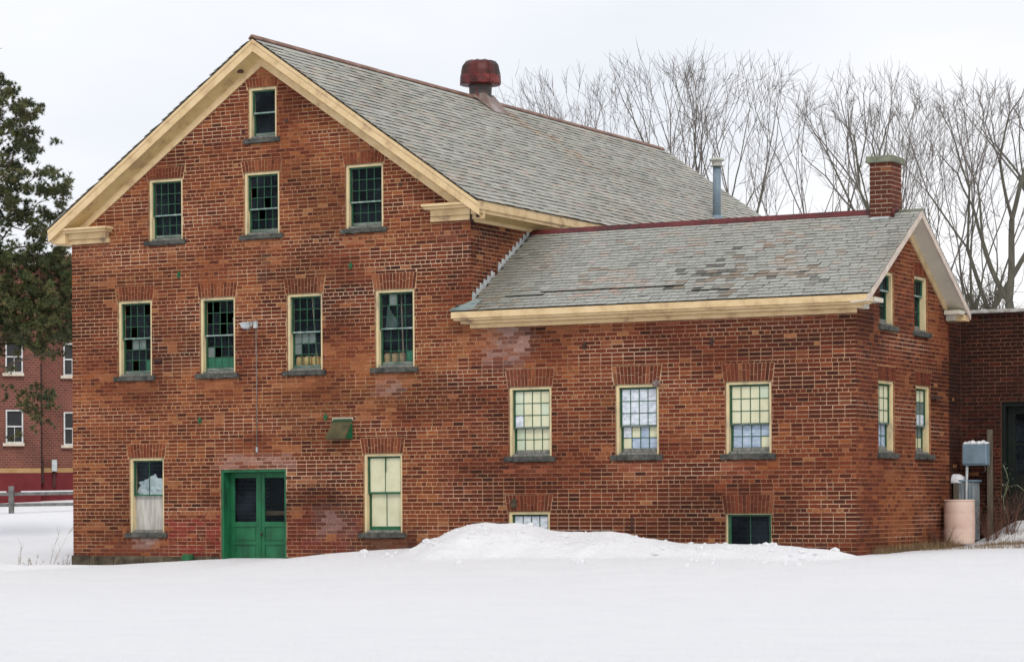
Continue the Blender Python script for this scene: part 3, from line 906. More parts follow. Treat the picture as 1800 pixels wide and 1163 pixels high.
random.seed(5)
G = lambda r, c: 'glass'
window(FRONT, WIN['A1'], 1, 1, 1, G, BLD, 'small attic window under the peak of the gable', bottom='green_wood')
window(FRONT, WIN['B1'], 4, 3, 2, G, BLD, 'dark many-paned window at the left of the top row', bottom='green_wood')
window(FRONT, WIN['B2'], 4, 3, 2, lambda r, c: None if (r, c) in ((1, 0), (2, 2), (3, 1)) else 'glass', BLD, 'dark many-paned window at the middle of the top row', bottom='green_wood')
window(FRONT, WIN['B3'], 4, 3, 2, G, BLD, 'bluish many-paned window at the right of the top row', bottom='green_wood')
window(FRONT, WIN['C1'], 4, 3, 3, lambda r, c: ('board_grey' if (r == 3 and c in (1, 2)) else ('board_green' if (r, c) == (5, 3) else (None if random.random() < .3 else 'glass'))), BLD, 'broken green window with a patched pane, leftmost of the middle row', bottom='green_wood')
window(FRONT, WIN['C2'], 4, 3, 3, lambda r, c: 'board_green' if r == 5 else ('board_grey' if (r, c) == (4, 0) else (None if random.random() < .3 else 'glass')), BLD, 'green window with a green board along its bottom row of panes', bottom='green_wood')
window(FRONT, WIN['C3'], 4, 3, 3, lambda r, c: 'board_grey' if (r == 3 and c < 3) or (r, c) == (4, 0) else 'glass', BLD, 'green window with tan sacks behind its bottom panes', bottom='green_wood')
window(FRONT, WIN['C4'], 4, 3, 3, lambda r, c: 'board_grey' if (r, c) == (0, 1) else ('board_green' if r == 5 and c == 3 else 'glass'), BLD, 'green window with a leaning pole and brown sacks behind it', bottom='green_wood')
window(FRONT, WIN['D1'], 2, 1, 1, G, BLD, 'ground floor window, white plastic above and a bare board below', railmat='green', lower_panel='wood_panel')
window(FRONT, WIN['D2'], 2, 1, 1, lambda r, c: 'pane_cream', BLD, 'ground floor window with cream boarding behind four tall panes', railmat='green', bottom='green')
window(FRONT, WIN['E1'], 4, 3, 2, lambda r, c: 'pane_white' if (r, c) in ((2, 0),) else ('pane_green' if c == 0 or random.random() < .12 else 'pane_cream'), BLD, 'wing window with cream panes, leftmost of three', bottom='wood_grey', railmat='green_wood')
window(FRONT, WIN['E2'], 4, 3, 2, lambda r, c: 'pane_cream' if (r, c) in ((3, 1), (3, 3), (4, 0)) else ('pane_white' if r < 3 or (r, c) == (3, 0) else 'pane_blue'), BLD, 'wing window with milky bluish panes, middle of three', bottom='wood_grey', railmat='green_wood')
window(FRONT, WIN['E3'], 4, 3, 2, lambda r, c: ('pane_green' if (r, c) == (0, 3) else 'pane_cream') if r < 3 or (r, c) == (4, 3) else 'pane_blue', BLD, 'wing window with cream panes over blue ones, rightmost of three', bottom='wood_grey', railmat='green_wood')
window(FRONT, WIN['F1'], 4, 2, 0, lambda r, c: 'pane_white', BLD, 'basement window half buried behind the snow pile', stone=False)
window(FRONT, WIN['F2'], 2, 1, 0, lambda r, c: 'glass', BLD, 'dark basement window with a green frame', stone=False, cw=.018, st=.05)
window(SIDE, SWIN['S1'], 3, 3, 2, lambda r, c: 'pane_cream' if r < 3 else 'pane_blue', BLD, 'lower side window nearer the front corner', bottom='wood_grey', railmat='green_wood')
window(SIDE, SWIN['S2'], 3, 3, 2, lambda r, c: 'pane_cream' if r in (0, 4) else ('pane_white' if r == 2 else 'board_grey'), BLD, 'lower side window nearer the rear corner', bottom='wood_grey', railmat='green_wood')
window(SIDE, SWIN['T1'], 2, 1, 2, G, BLD, 'upper side window nearer the front corner', bottom='wood_grey')
window(SIDE, SWIN['T2'], 2, 1, 2, G, BLD, 'upper side window nearer the rear corner', bottom='wood_grey')


# things seen through the glass
def sack(name, x, z, w, h, mat, label, cat, group, y=.34):
    b_ = MB(); n = 12
    y = .235
    prof = [(w * .40, 0), (w * .5, h * .12), (w * .5, h * .8), (w * .42, h * .95), (w * .2, h)]
    base = len(b_.v)
    b_.lathe((x, y, z), prof, n)
    o = b_.build(name, M[mat], None, smooth=True)
    tag(o, label, cat, group); return o


zs = 3.24
for i in range(4):
    sack('paper_sack', -10.48 + i * .165, zs, .155, .22, 'sack_gold', ('leftmost', 'second from left', 'second from right', 'rightmost')[i] + ' of the four tan sacks inside the third window of the middle row', 'sack', 'tan sacks inside the third window of the middle row')
for i in range(3):
    sack('paper_sack', -8.68 + i * .14, zs, .15, .22, 'sack_brown', ('leftmost', 'middle', 'rightmost')[i] + ' of the three brown sacks inside the rightmost window of the middle row', 'sack', 'brown sacks inside the rightmost window of the middle row')
for (x0, z0_, x1, z1_, lab, mt) in ((-10.24, 4.55, -10.13, 3.75, 'reddish pole leaning inside the third window of the middle row', 'pole_wood'),
                                    (-8.42, 4.5, -8.37, 3.72, 'pale pole leaning inside the rightmost window of the middle row', 'pole_wood'),
                                    (-11.9, 4.2, -11.84, 3.4, 'pale plank leaning inside the second window of the middle row', 'pane_white')):
    b_ = MB(); b_.tube([Vector((x0, .25, z0_)), Vector((x1, .23, z1_ - .3))], [.011, .013], 6)
    tag(b_.build('leaning_pole', M[mt], None), lab, 'pole')
b_ = MB()
b_.prism(FRONT, [(-8.73, 3.88), (-8.5, 3.88), (-8.47, 3.98), (-8.60, 4.16), (-8.68, 4.30)], -.25, -.235)
tag(b_.build('torn_cloth', M['board_grey'], None), 'torn grey-green cloth hanging in the rightmost window of the middle row', 'cloth')
# crumpled white plastic in the ground floor left window
b_ = MB(); random.seed(9)
bm = bmesh.new()
for (cx_, cz_, r_) in ((-13.80, 1.15, .17), (-13.62, 1.22, .14), (-13.48, 1.14, .16), (-13.70, 1.05, .16), (-13.40, 1.22, .12)):
    g_ = bmesh.ops.create_icosphere(bm, subdivisions=3, radius=r_)
    for v in g_['verts']:
        n_ = noise.noise(v.co * 13 + Vector((cx_ * 9, 0, cz_))) * .9 + abs(noise.noise(v.co * 30)) * .5 - .1
        v.co = v.co * (1 + n_); v.co.y *= .35
        v.co += Vector((cx_, .24, cz_))
me = bpy.data.meshes.new('plastic_bundle'); bm.to_mesh(me); bm.free(); me.materials.append(M['plastic_white'])
o = bpy.data.objects.new('plastic_bundle', me); link(o)
tag(o, 'crumpled white plastic stuffed inside the upper half of the left ground floor window', 'plastic')
# torn upper corner of the cream boarding in window D2
b_ = MB(); b_.prism(FRONT, [(-8.97, 1.43), (-8.80, 1.50), (-8.71, 1.53), (-8.60, 1.57), (-8.50, 1.635), (-8.97, 1.635)], -.104, -.098)
b_.build('torn_corner', M['pane_blue'], BLD, label='bluish bare corner above the cream boarding of the ground floor window')
b_ = MB(); b_.box(FRONT, -8.655, -8.642, 1.40, 1.64, -.10, -.072); b_.build('glazing_bar', M['green_sash'], BLD)

# ------------------------------------------------------------------ green double door
dr = group_part('door', BLD, 'green half-glazed double door in a deep green frame')
b_ = MB()
b_.box(FRONT, DOOR[0] + .004, DOOR[0] + .05, -.35, DOOR[3] - .004, -.30, -.02); b_.box(FRONT, DOOR[1] - .05, DOOR[1] - .004, -.35, DOOR[3] - .004, -.30, -.02)
b_.box(FRONT, DOOR[0] + .05, DOOR[1] - .05, DOOR[3] - .05, DOOR[3] - .004, -.30, -.02)
b_.build('frame', M['green'], dr, bevel=.003)
mid = (DOOR[0] + DOOR[1]) / 2 - .005
for (x0, x1) in ((DOOR[0] + .052, mid - .004), (mid + .004, DOOR[1] - .052)):
    of = -.235; s = .085
    b_ = MB()
    b_.box(FRONT, x0, x0 + s, -.34, 1.425, of - .04, of); b_.box(FRONT, x1 - s, x1, -.34, 1.425, of - .04, of)
    for (y0, y1) in ((1.33, 1.425), (.46, .55), (.14, .20), (-.17, -.11)): b_.box(FRONT, x0 + s, x1 - s, y0, y1, of - .04, of - .001)
    b_.build('leaf', M['green'], dr, bevel=.004)
    for (y0, y1) in ((.20, .46), (-.11, .14), (-.34, -.17)):
        b_ = MB(); b_.box(FRONT, x0 + s, x1 - s, y0, y1, of - .035, of - .018); b_.box(FRONT, x0 + s + .03, x1 - s - .03, y0 + .03, y1 - .03, of - .018, of - .008)
        b_.build('panel', M['green'], dr, bevel=.004)
    b_ = MB(); b_.box(FRONT, x0 + s, x1 - s, .55, 1.33, of - .022, of - .018); b_.build('pane', M['glass'], dr)
b_ = MB(); b_.box(FRONT, mid - .02, mid + .02, -.34, 1.425, -.235, -.222); b_.build('astragal', M['green'], dr, bevel=.003)
b_ = MB(); b_.lathe((mid + .045, .20, .33), [(.01, -.02), (.022, -.012), (.024, 0), (.02, .014), (.008, .02)], 12); b_.build('knob', M['rust'], dr, smooth=True)
b_ = MB(); b_.box(FRONT, -11.95, -10.72, .66, .74, -1.2, -1.1)
tag(b_.build('bench_board', M['sack_brown'], None), 'reddish board seen through the glass of the green double door', 'board')


# ------------------------------------------------------------------ roofs
def slate_col(x, y, z, wing):
    n1 = nz3(x * .6, y * .5, z * .8); n2 = nz3(x * 2.1 + 7, y * 2.1, z * 2.1 + 3)
    c = (.345, .343, .30) if not wing else (.33, .33, .298)
    c = lerpc(c, (.29, .275, .225), sstep(0, .45, n1) * .6)
    j = random.gauss(1, .055 if wing else .09)
    if not wing and random.random() < .07: c = lerpc(c, (.42, .34, .27), .6)
    if random.random() < .035: j *= .75
    if n2 > .26 and random.random() < .45: c = lerpc(c, (.38, .31, .26), .6)
    if wing:
        for (wx, wy, r_, cc) in ((-2.7, .3, .22, (.08, .08, .07)), (-4.2, .85, .3, (.13, .12, .11)), (-1.75, .35, .2, (.11, .10, .09)), (-3.4, 1.3, .3, (.30, .23, .18)), (-5.0, .5, .35, (.29, .23, .18)), (-.9, .45, .2, (.14, .13, .12)), (-2.0, 1.35, .3, (.29, .22, .17)), (-4.6, 1.6, .3, (.30, .25, .2)), (-2.95, .45, .42, (.10, .095, .085)), (-2.45, .85, .40, (.12, .11, .10)), (-1.6, .6, .38, (.27, .20, .14)), (-1.15, 1.0, .35, (.33, .26, .21)),
                                 (-2.1, .10, .45, (.16, .15, .13)), (-.8, .15, .30, (.15, .15, .13)), (-4.3, .15, .6, (.40, .30, .25)), (-1.8, 1.7, .35, (.36, .25, .20)), (-6.3, .1, .5, (.30, .24, .18))):
            r_ = r_ * 1.25; d_ = hypot(x - wx, (y - wy) * 1.1)
            if d_ < r_ and random.random() < .42 * (1.2 - d_ / r_): c = lerpc(c, cc, random.uniform(.5, 1))
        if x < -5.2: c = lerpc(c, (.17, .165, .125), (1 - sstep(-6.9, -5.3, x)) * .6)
    else:
        d_ = abs((y - 8.6) - (RX + .4 - x) * -1.2)      # rust wash below the ventilator
        run = x - (RX + .3)
        if 0 < run < 1.9 and abs(y - 8.45 - run * .30) < .42 + run * .22 and random.random() < .75 * (1 - run / 2.0): c = lerpc(c, (.37, .25, .16), random.uniform(.3, .8))
    return tuple(max(.02, v * j) for v in c)


def slates(fr, La, Lb, expo, width, keep, wing, skip=.0):
    """rows of slates on a roof frame (a along the eave, b up the slope)"""
    res = []; rows = int(Lb / expo)
    for r in range(rows):
        b0 = r * expo
        a = -random.uniform(0, width) if r % 2 else -width * .5
        a = -width * (.5 if r % 2 else 0)
        while a < La:
            w = width * random.uniform(.85, 1.15)
            x0, x1 = max(0, a), min(La, a + w - .009)
            if x1 - x0 > .03:
                c = fr.P((x0 + x1) / 2, b0 + expo / 2, 0)
                if keep(c) and random.random() > skip:
                    res.append((x0, x1, b0 + random.uniform(-.004, .004) + (random.random() < .015) * -.02, min(b0 + expo * 1.25, Lb), slate_col(c.x, c.y, c.z, wing), random.uniform(.018, .024 if wing else .030), abs(x1 - x0 - width) < .3 * width))
            a += w
    return res


def slate_box(b_, fr, q):
    a0, a1, b0, b1, c, t, _ = q
    P = fr.P
    ca = min(.012, (a1 - a0) * .1)
    vs_ = [P(a0, b0, t), P(a1, b0, t), P(a1, b1, .004), P(a0, b1, .004), P(a0, b0, t - .008), P(a1, b0, t - .008), P(a1, b1, -.004), P(a0, b1, -.004)]
    b_.add(vs_, [(0, 1, 2, 3), (1, 5, 6, 2), (4, 0, 3, 7), (4, 5, 1, 0)], c)


random.seed(11)
roofM = group_part('roof', BLD, 'steep grey slate roof of the main block with a long straight ridge')
roofW = group_part('roof', BLD, 'lower grey slate roof of the wing with stained patches and a red ridge')
hw = 4.52
sl = hw * sqrt(1 + RS * RS)
eX = RX + hw; eZ = RZ - hw * RS
MR = Fr((eX, MY0, eZ), (0, 1, 0), (-1, 0, RS), (RS, 0, 1))
ML = Fr((RX - hw, MY1, eZ), (0, -1, 0), (1, 0, RS), (-RS, 0, 1))
wl = (WRY - WEY0) * sqrt(1 + WS * WS)
WF = Fr((-7.17, WEY0, WEZ), (1, 0, 0), (0, 1, WS), (0, -WS, 1))
WB = Fr((.33, WEY1, WEZ), (-1, 0, 0), (0, -1, WS), (0, WS, 1))
WLA = .33 + 7.17


def keep_wf(c): return c.x > -6.9 or (c.y < -.0 and c.x > -7.17 + (c.y - WEY0) * 1.3)


slM = slates(MR, MY1 - MY0, sl, .157, .19, lambda c: True, False)
slL = slates(ML, MY1 - MY0, sl, .157, .24, lambda c: True, False)
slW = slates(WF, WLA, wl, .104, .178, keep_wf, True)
nw = []
for q in slW:          # a lifted, slipped course near the eave
    row = round(q[2] / .104); t_ = q[5]
    if (row == 4 and .75 < q[0] < 1.5) or (row == 5 and 1.5 < q[0] < 4.1) or (row == 3 and 4.3 < q[0] < 5.0 and random.random() < .5): t_ = .042
    elif random.random() < .008: t_ = .032
    nw.append((q[0], q[1], q[2], q[3], q[4], t_, q[6] and t_ < .03))
slW = nw
slB = slates(WB, WLA, (WEY1 - WRY) * sqrt(1 + WS * WS), .104, .22, lambda c: c.x > -6.9, True)
cl = []
for fr, lst, rf in ((WF, slW, roofW), (MR, slM, roofM)):
    for q in lst:
        if not q[6] or q[1] - q[0] < .15: continue
        c = fr.P((q[0] + q[1]) / 2, (q[2] + q[3]) / 2, 0); v = c - CAMP; d = v.dot(FWD)
        if fr is WF and c.x < -6.8: continue
        cl.append((abs(v.normalized().dot(fr.O)) / d ** 2 * (q[1] - q[0]) * (q[3] - q[2]), fr, q, rf))
cl.sort(key=lambda t: -t[0]); sing = cl[:300]; sid = {id(t[2]) for t in sing}
SV = []
for t in random.sample(sing, 45):
    b_ = MB(); f0 = Fr((0, 0, 0), (1, 0, 0), (0, 1, 0), (0, 0, 1)); j = random.uniform(-.006, .006)
    slate_box(b_, f0, (-.089 + j, .085 + j, -.065, .065, t[2][4], .020, 1)); SV.append((t[2][4], b_.mesh('slate', M['slate'])))
rotWF = Matrix((WF.A, WF.B, WF.O)).transposed()
rotMR = Matrix((MR.A, MR.B, MR.O)).transposed()
for s_, fr, q, rf in sing:
    c = q[4]; best = min(SV, key=lambda v: sum((v[0][i] - c[i]) ** 2 for i in range(3)))
    o = bpy.data.objects.new('slate', best[1])
    o.rotation_euler = ((rotWF if fr is WF else rotMR) @ Matrix.Rotation(random.uniform(-.01, .01), 3, 'Z')).to_euler()
    o.location = fr.P((q[0] + q[1]) / 2, (q[2] + q[3]) / 2, q[5] - .020)
    sx_ = (q[1] - q[0]) / .174; o.scale = (sx_, (q[3] - q[2]) / .13, 1)
    link(o, rf)
for fr, lst, rf, nm in ((MR, slM, roofM, 'slates'), (ML, slL, roofM, 'slates'), (WF, slW, roofW, 'slates'), (WB, slB, roofW, 'slates')):
    b_ = MB()
    for q in lst:
        if id(q) not in sid: slate_box(b_, fr, q)
    o = b_.build(nm, M['slate'], rf, kind='stuff')
# decks below the slates
M['deck'] = noise_mat('deck_dark', [(0.3, (.03, .03, .028)), (0.7, (.07, .065, .06))], 4, .9, 0)
b_ = MB(); b_.box(MR, 0.03, MY1 - MY0 - .03, .04, sl, -.022, -.002); b_.box(ML, 0.03, MY1 - MY0 - .03, .04, sl, -.022, -.002); b_.build('deck', M['deck'], roofM)
b_ = MB(); b_.box(WF, .28, WLA - .02, .03, wl, -.022, -.002); b_.box(WB, .01, WLA - .28, .01, (WEY1 - WRY) * sqrt(1 + WS * WS), -.045, -.005)
b_.box(WF, .02, .28, .01, .25, -.045, -.005)
b_.build('deck', M['deck'], roofW)
# ridge caps
b_ = MB()
for i in range(12):
    y0 = MY0 + (MY1 - MY0) * i / 12; y1 = MY0 + (MY1 - MY0) * (i + 1) / 12 - .006
    dz = random.uniform(0, .006)
    pr = [Vector((-.075, 0, -.028 + dz)), Vector((-.02, 0, .03 + dz)), Vector((.02, 0, .03 + dz)), Vector((.075, 0, -.028 + dz)), Vector((.07, 0, -.045)), Vector((0, 0, 0)), Vector((-.07, 0, -.045))]
    b_.sweep(pr, Vector((RX, y0, RZ + .005)), Vector((RX, y1, RZ + .005)))
b_.build('ridge_cap', M['ridge_brown'], roofM)
b_ = MB()
for i in range(6):
    x0 = -6.9 + 6.42 * i / 6; x1 = -6.9 + 6.42 * (i + 1) / 6 - .005
    dz = random.uniform(0, .006)
    pr = [Vector((0, -.115, -.055 + dz)), Vector((0, -.04, .035 + dz)), Vector((0, .04, .035 + dz)), Vector((0, .115, -.055 + dz)), Vector((0, .10, -.07)), Vector((0, 0, 0)), Vector((0, -.10, -.07))]
    b_.sweep(pr, Vector((x0, WRY, WRZ + .005)), Vector((x1, WRY, WRZ + .005)))
b_.build('ridge_cap', M['ridge_red'], roofW)
b_ = MB()
b_.sweep([Vector((0, -.07, -.03)), Vector((0, 0, .018)), Vector((0, .07, -.03)), Vector((0, 0, -.01))], Vector((-.05, WRY, WRZ)), Vector((.335, WRY, WRZ)))
b_.build('ridge_slate', M['cap_stone'], roofW)


# rake boards of the main gable: fascia, angled soffit, frieze
def rake(sign, mat_list):
    # offsets below the roof line (vertical), outward o
    def pt(t, dz, o):   # t: 0 apex .. 1 eave
        x = RX + sign * hw * t; z = RZ - hw * RS * t - dz
        return Vector((x, -o, z))
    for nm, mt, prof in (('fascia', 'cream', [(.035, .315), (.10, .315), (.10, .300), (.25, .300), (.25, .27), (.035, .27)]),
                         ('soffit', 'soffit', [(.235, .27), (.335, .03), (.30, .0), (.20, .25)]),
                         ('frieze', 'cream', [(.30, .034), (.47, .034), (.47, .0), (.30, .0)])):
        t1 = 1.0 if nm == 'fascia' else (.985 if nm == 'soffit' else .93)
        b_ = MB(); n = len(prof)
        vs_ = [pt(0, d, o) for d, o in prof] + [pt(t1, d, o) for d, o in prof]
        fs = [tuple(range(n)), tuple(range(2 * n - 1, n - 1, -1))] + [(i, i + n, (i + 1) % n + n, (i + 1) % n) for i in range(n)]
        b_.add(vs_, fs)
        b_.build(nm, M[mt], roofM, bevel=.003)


rake(-1, None); rake(1, None)
b_ = MB()                                        # dark plug painted as the shaded knot hole in the left soffit near the peak
p = Vector((RX - .36, -.14, RZ - .25 - .31)); b_.lathe((p.x, p.y, p.z), [(.05, -.02), (.06, 0), (.04, .03)], 10)
b_.build('hole_shade', M['rust'], roofM)


# cornice returns and side cornices
def cornice_return(x0, x1, frx):
    """frx: +1 if the inner end points to the right"""
    zt = 5.93
    b_ = MB()
    ext = lambda e: (x0 - (0 if frx > 0 else e), x1 + (e if frx > 0 else 0))
    a, c = ext(.10); b_.box(FRONT, a, c, zt - .045, zt, .0, .27)
    a, c = ext(.07); b_.box(FRONT, a, c, zt - .09, zt - .047, .0, .23)
    a, c = ext(.00); b_.box(FRONT, a, c, zt - .20, zt - .092, .0, .12)
    a, c = ext(.03); b_.box(FRONT, a, c, zt - .285, zt - .202, .0, .07)
    b_.build('cornice_return', M['cream'], roofM, bevel=.006)


cornice_return(-15.59, -14.45, 1)
cornice_return(-7.62, -6.62, -1)
b_ = MB()     # right eave cornice of the main block
EY = Vector((0, 1, 0))
pr = [(-6.60, 5.935), (-6.60, 5.80), (-6.63, 5.78), (-6.63, 5.74), (-6.66, 5.74), (-6.66, 5.96)]
b_.sweep([Vector((x, 0, z)) for x, z in pr], Vector((0, -.25, 0)), Vector((0, MY1, 0)))
b_.build('fascia', M['cream'], roofM)
b_ = MB()
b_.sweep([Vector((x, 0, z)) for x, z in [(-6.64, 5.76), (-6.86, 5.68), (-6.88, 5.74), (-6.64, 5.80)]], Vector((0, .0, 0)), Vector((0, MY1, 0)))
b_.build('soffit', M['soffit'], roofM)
b_ = MB(); b_.sweep([Vector((x, 0, z)) for x, z in [(-6.86, 5.70), (-6.86, 5.62), (-6.90, 5.62), (-6.90, 5.72)]], Vector((0, .0, 0)), Vector((0, MY1 - .4, 0)))
b_.build('frieze', M['cream'], roofM)
b_ = MB(); b_.box(FRONT, -15.62, -15.3, 5.66, 5.9, -16.3, .2); b_.build('fascia', M['cream'], roofM)
b_ = MB(); b_.box(FRONT, -6.845, -6.835, 5.60, 5.86, .0, .13); b_.lathe((-6.72, -.06, 5.70), [(.03, -.03), (.045, 0), (.03, .04)], 8)
b_.build('hole_shade', M['rust'], roofM)  # dark solids stand in for the shade inside a hole
# wing front cornice
b_ = MB()
zt = WEZ - .01
b_.add([], [])
b_.box(FRONT, -7.15, .30, zt - .11, zt, .02, .262)
b_.box(FRONT, -7.12, .27, zt - .145, zt - .112, .02, .235)
b_.build('cornice', M['cream'], roofW, bevel=.006)
b_ = MB()
b_.box(FRONT, -7.02, .14, zt - .20, zt - .147, .0, .16)
b_.box(FRONT, -6.90, .03, zt - .27, zt - .202, .0, .05)
b_.build('frieze', M['cream'], roofW, bevel=.006)
b_ = MB(); b_.box(FRONT, .02, .31, zt - .10, zt - .03, -.42, -.02); b_.box(FRONT, .02, .12, zt - .20, zt - .10, -.3, -.02)
b_.build('cornice_return', M['soffit_grey'], roofW, bevel=.005)
b_ = MB(); b_.box(FRONT, .02, .30, 4.03, 4.10, -WEY1, -4.15); b_.box(FRONT, .02, .16, 3.93, 4.03, -4.55, -4.25)
b_.build('cornice_return', M['soffit_grey'], roofW, bevel=.005)
b_ = MB(); b_.box(FRONT, -6.9, .30, 3.93, 4.06, -WEY1, -4.40); b_.build('cornice', M['cream'], roofW)


def wing_rake(y0, y1):
    # from the eave to the ridge along y, parts under the overhang on the gable end
    s = WS if y1 > y0 else -WS
    for nm, mt, prof in (('fascia', 'pink_edge', [(.33, -.012), (.33, -.13), (.30, -.13), (.30, -.012)]),
                         ('soffit', 'soffit_grey', [(.30, -.10), (.30, -.12), (.02, -.14), (.02, -.12)]),
                         ('frieze', 'cream', [(.035, -.13), (.035, -.27), (.0, -.27), (.0, -.13)])):
        b_ = MB(); n = len(prof)
        ya, yb = y0, y1
        if nm == 'frieze': ya = y0 + (.35 if y1 > y0 else -.35)
        za = WRZ - abs(ya - WRY) * WS; zb = WRZ
        vs_ = [Vector((x, ya, za + d)) for x, d in prof] + [Vector((x, yb, zb + d)) for x, d in prof]
        fs = [tuple(range(n)), tuple(range(2 * n - 1, n - 1, -1))] + [(i, i + n, (i + 1) % n + n, (i + 1) % n) for i in range(n)]
        b_.add(vs_, fs); b_.build(nm, M[mt], roofW)


wing_rake(WEY0, WRY); wing_rake(WEY1, WRY)
# stepped flashing where the wing roof meets the main wall
for i in range(16):
    b_ = MB()
    t0, t1 = i / 16, (i + 1) / 16
    if i == 6: continue
    y0 = .02 + t0 * 2.10; y1 = .02 + t1 * 2.10
    z0_ = WRZ - (WRY - y0) * WS; z1_ = WRZ - (WRY - y1) * WS
    b_.prism(MAINSIDE, [(y0, z0_ + .0), (y1, z1_ + .0), (y1 + .01, z1_ + .055), (y0 + .015, z1_ + .085 + random.uniform(-.01, .01)), (y0, z0_ + .06)], .010, .016)
    b_.build('step_flashing', M['galv'], roofW)
b_ = MB(); b_.add([WF.P(.0, .0, .02), WF.P(.45, .0, .02), WF.P(.45, .40, .02), WF.P(.27, .32, .02), WF.P(.0, .0, .012), WF.P(.45, .0, .012), WF.P(.45, .40, .012), WF.P(.27, .32, .012)],
                  [(0, 1, 2, 3), (7, 6, 5, 4), (0, 4, 5, 1), (1, 5, 6, 2), (2, 6, 7, 3), (3, 7, 4, 0)])
b_.build('corner_flashing', M['flash_teal'], roofW)

# chimney
ch = group_part('chimney', BLD, 'small square red brick chimney with a mossy stone cap on the wing ridge')
CX0, CX1, CY0, CY1, CZ1 = -.49, -.12, 1.97, 2.45, 6.40
b_ = MB(); b_.box(FRONT, CX0 + .004, CX1 - .004, 5.30, CZ1, -CY1 + .004, -CY0 - .004, (.52, .38, .28)); b_.build('core', M['mortar'], ch)
cf = Fr((0, CY0, 0), (1, 0, 0), (0, 0, 1), (0, -1, 0)); cs = Fr((CX1, 0, 0), (0, 1, 0), (0, 0, 1), (1, 0, 0))
for fr, (a0, a1), wh in ((cf, (CX0, CX1), 'chimney'), (cs, (CY0, CY1), 'chimney')):
    nrow = int((CZ1 - 5.42) / .075)
    for r in range(nrow):
        z = 5.44 + r * .075
        edges = [a0, a0 + .10 + .1 * (r % 2), a0 + .30 - .1 * (r % 2), a1] if a1 - a0 < .4 else [a0, a0 + .12 + .1 * (r % 2), a0 + .33, a1]
        edges = [e for e in edges if e <= a1 + 1e-6]
        for e0, e1 in zip(edges, edges[1:]):
            if e1 - e0 < .03: continue
            c = lerpc(brick_col(e0 * 3, z, 'chimney'), (.14, .045, .028), .45)
            b_ = MB(); b_.box(fr, e0 + (0 if e0 == a0 else .007), e1 - (0 if e1 == a1 else .007), z, z + .058, -.02, .004 + random.uniform(0, .004), c)
            b_.build('brick', M['brick'], ch)
b_ = MB(); b_.box(FRONT, CX0 - .055, CX1 + .055, CZ1, CZ1 + .11, -CY1 - .05, -CY0 + .05); b_.build('cap', M['cap_stone'], ch, bevel=.012)
b_ = MB(); b_.box(WF, 6.70, 7.02, wl - .34, wl - .22, .02, .035); b_.build('flashing', M['galv'], ch)
b_ = MB(); b_.tube([Vector((CX1 + .03, CY0 + .0, 5.50)), Vector((CX1 + .04, CY0 - .02, 5.60)), Vector((CX1 + .07, CY0 + .15, 5.66))], [.025, .03, .022], 8); b_.build('clay_stub', M['ridge_red'], ch, smooth=True)

# big red ventilator on the main ridge
vn = group_part('ventilator', BLD, 'large rusty red metal ventilator with a domed hood on the main ridge')
VC = at(843, 165, X=RX); VX, VY = RX + .02, VC.y
zb_ = at(843, 150, X=RX).z - .0
b_ = MB()
b_.lathe((VX, VY, zb_), [(.30, -.01), (.405, 0), (.42, .015), (.415, .17), (.40, .185)], 16); b_.build('hood_band', M['vent_red'], vn)
b_ = MB(); b_.lathe((VX, VY, zb_), [(.398, .18), (.395, .28), (.372, .385), (.315, .455), (.22, .485), (.05, .50)], 16); b_.build('hood_dome', M['vent_top'], vn, smooth=False)
b_ = MB()
for k in range(8):
    a = 2 * pi * k / 8 + .2; d_ = Vector((cos(a), sin(a), 0)); c0 = Vector((VX, VY, zb_))
    b_.tube([c0 + d_ * r_ + Vector((0, 0, z)) for r_, z in ((.425, 0), (.425, .18), (.402, .28), (.378, .39), (.32, .462), (.22, .494), (.05, .508))], [.007] * 7, 4)
b_.build('rib', M['vent_top'], vn)
b_ = MB(); b_.lathe((VX, VY, zb_), [(.25, .02), (.235, -.05), (.228, -.20), (.26, -.28), (.27, -.5)], 20); b_.build('neck', M['vent_neck'], vn, smooth=True)
b_ = MB()     # skirt saddles the ridge
zr_ = RZ
h0 = zb_ - .20
tp = [Vector((VX + sx_ * .20, VY + sy_ * .20, h0)) for sx_, sy_ in ((-1, -1), (1, -1), (1, 1), (-1, 1))]
bt_ = [Vector((VX + sx_ * .50, VY + sy_ * .34, RZ - .50 * RS + .02)) for sx_, sy_ in ((-1, -1), (1, -1), (1, 1), (-1, 1))]
rm = [Vector((VX, VY - .34, RZ + .03)), Vector((VX, VY + .34, RZ + .03))]
tm = [Vector((VX, VY - .21, h0)), Vector((VX, VY + .21, h0))]
V_ = tp + bt_ + rm + tm
b_.add(V_, [(1, 5, 6, 2), (3, 7, 4, 0), (0, 4, 8, 10), (10, 8, 5, 1), (2, 6, 9, 11), (11, 9, 7, 3), (0, 10, 1, 2, 11, 3)])
b_.build('skirt', M['vent_skirt'], vn)

# blue-grey vent pipe on the far part of the main roof
vp = group_part('vent_pipe', BLD, 'tall blue-grey metal flue pipe with a pale cap on the main roof slope')
PX, PY = -7.956, 12.7
pz_ = RZ - (PX - RX) * RS
b_ = MB(); b_.tube([Vector((PX, PY, pz_ - .1)), Vector((PX + .01, PY, pz_ + 1.16))], [.088, .085], 16); b_.build('pipe', M['pipe_blue'], vp, smooth=True)
b_ = MB(); b_.lathe((PX, PY, pz_ - .02), [(.17, -.1), (.15, 0), (.11, .09), (.10, .10)], 16); b_.build('collar', M['pipe_blue'], vp, smooth=True)
b_ = MB(); b_.lathe((PX + .01, PY, pz_ + 1.12), [(.15, 0), (.155, .012), (.10, .02), (.11, .10), (.165, .125), (.165, .15), (.08, .19)], 16); b_.build('cap', M['pipe_cap'], vp, smooth=False)


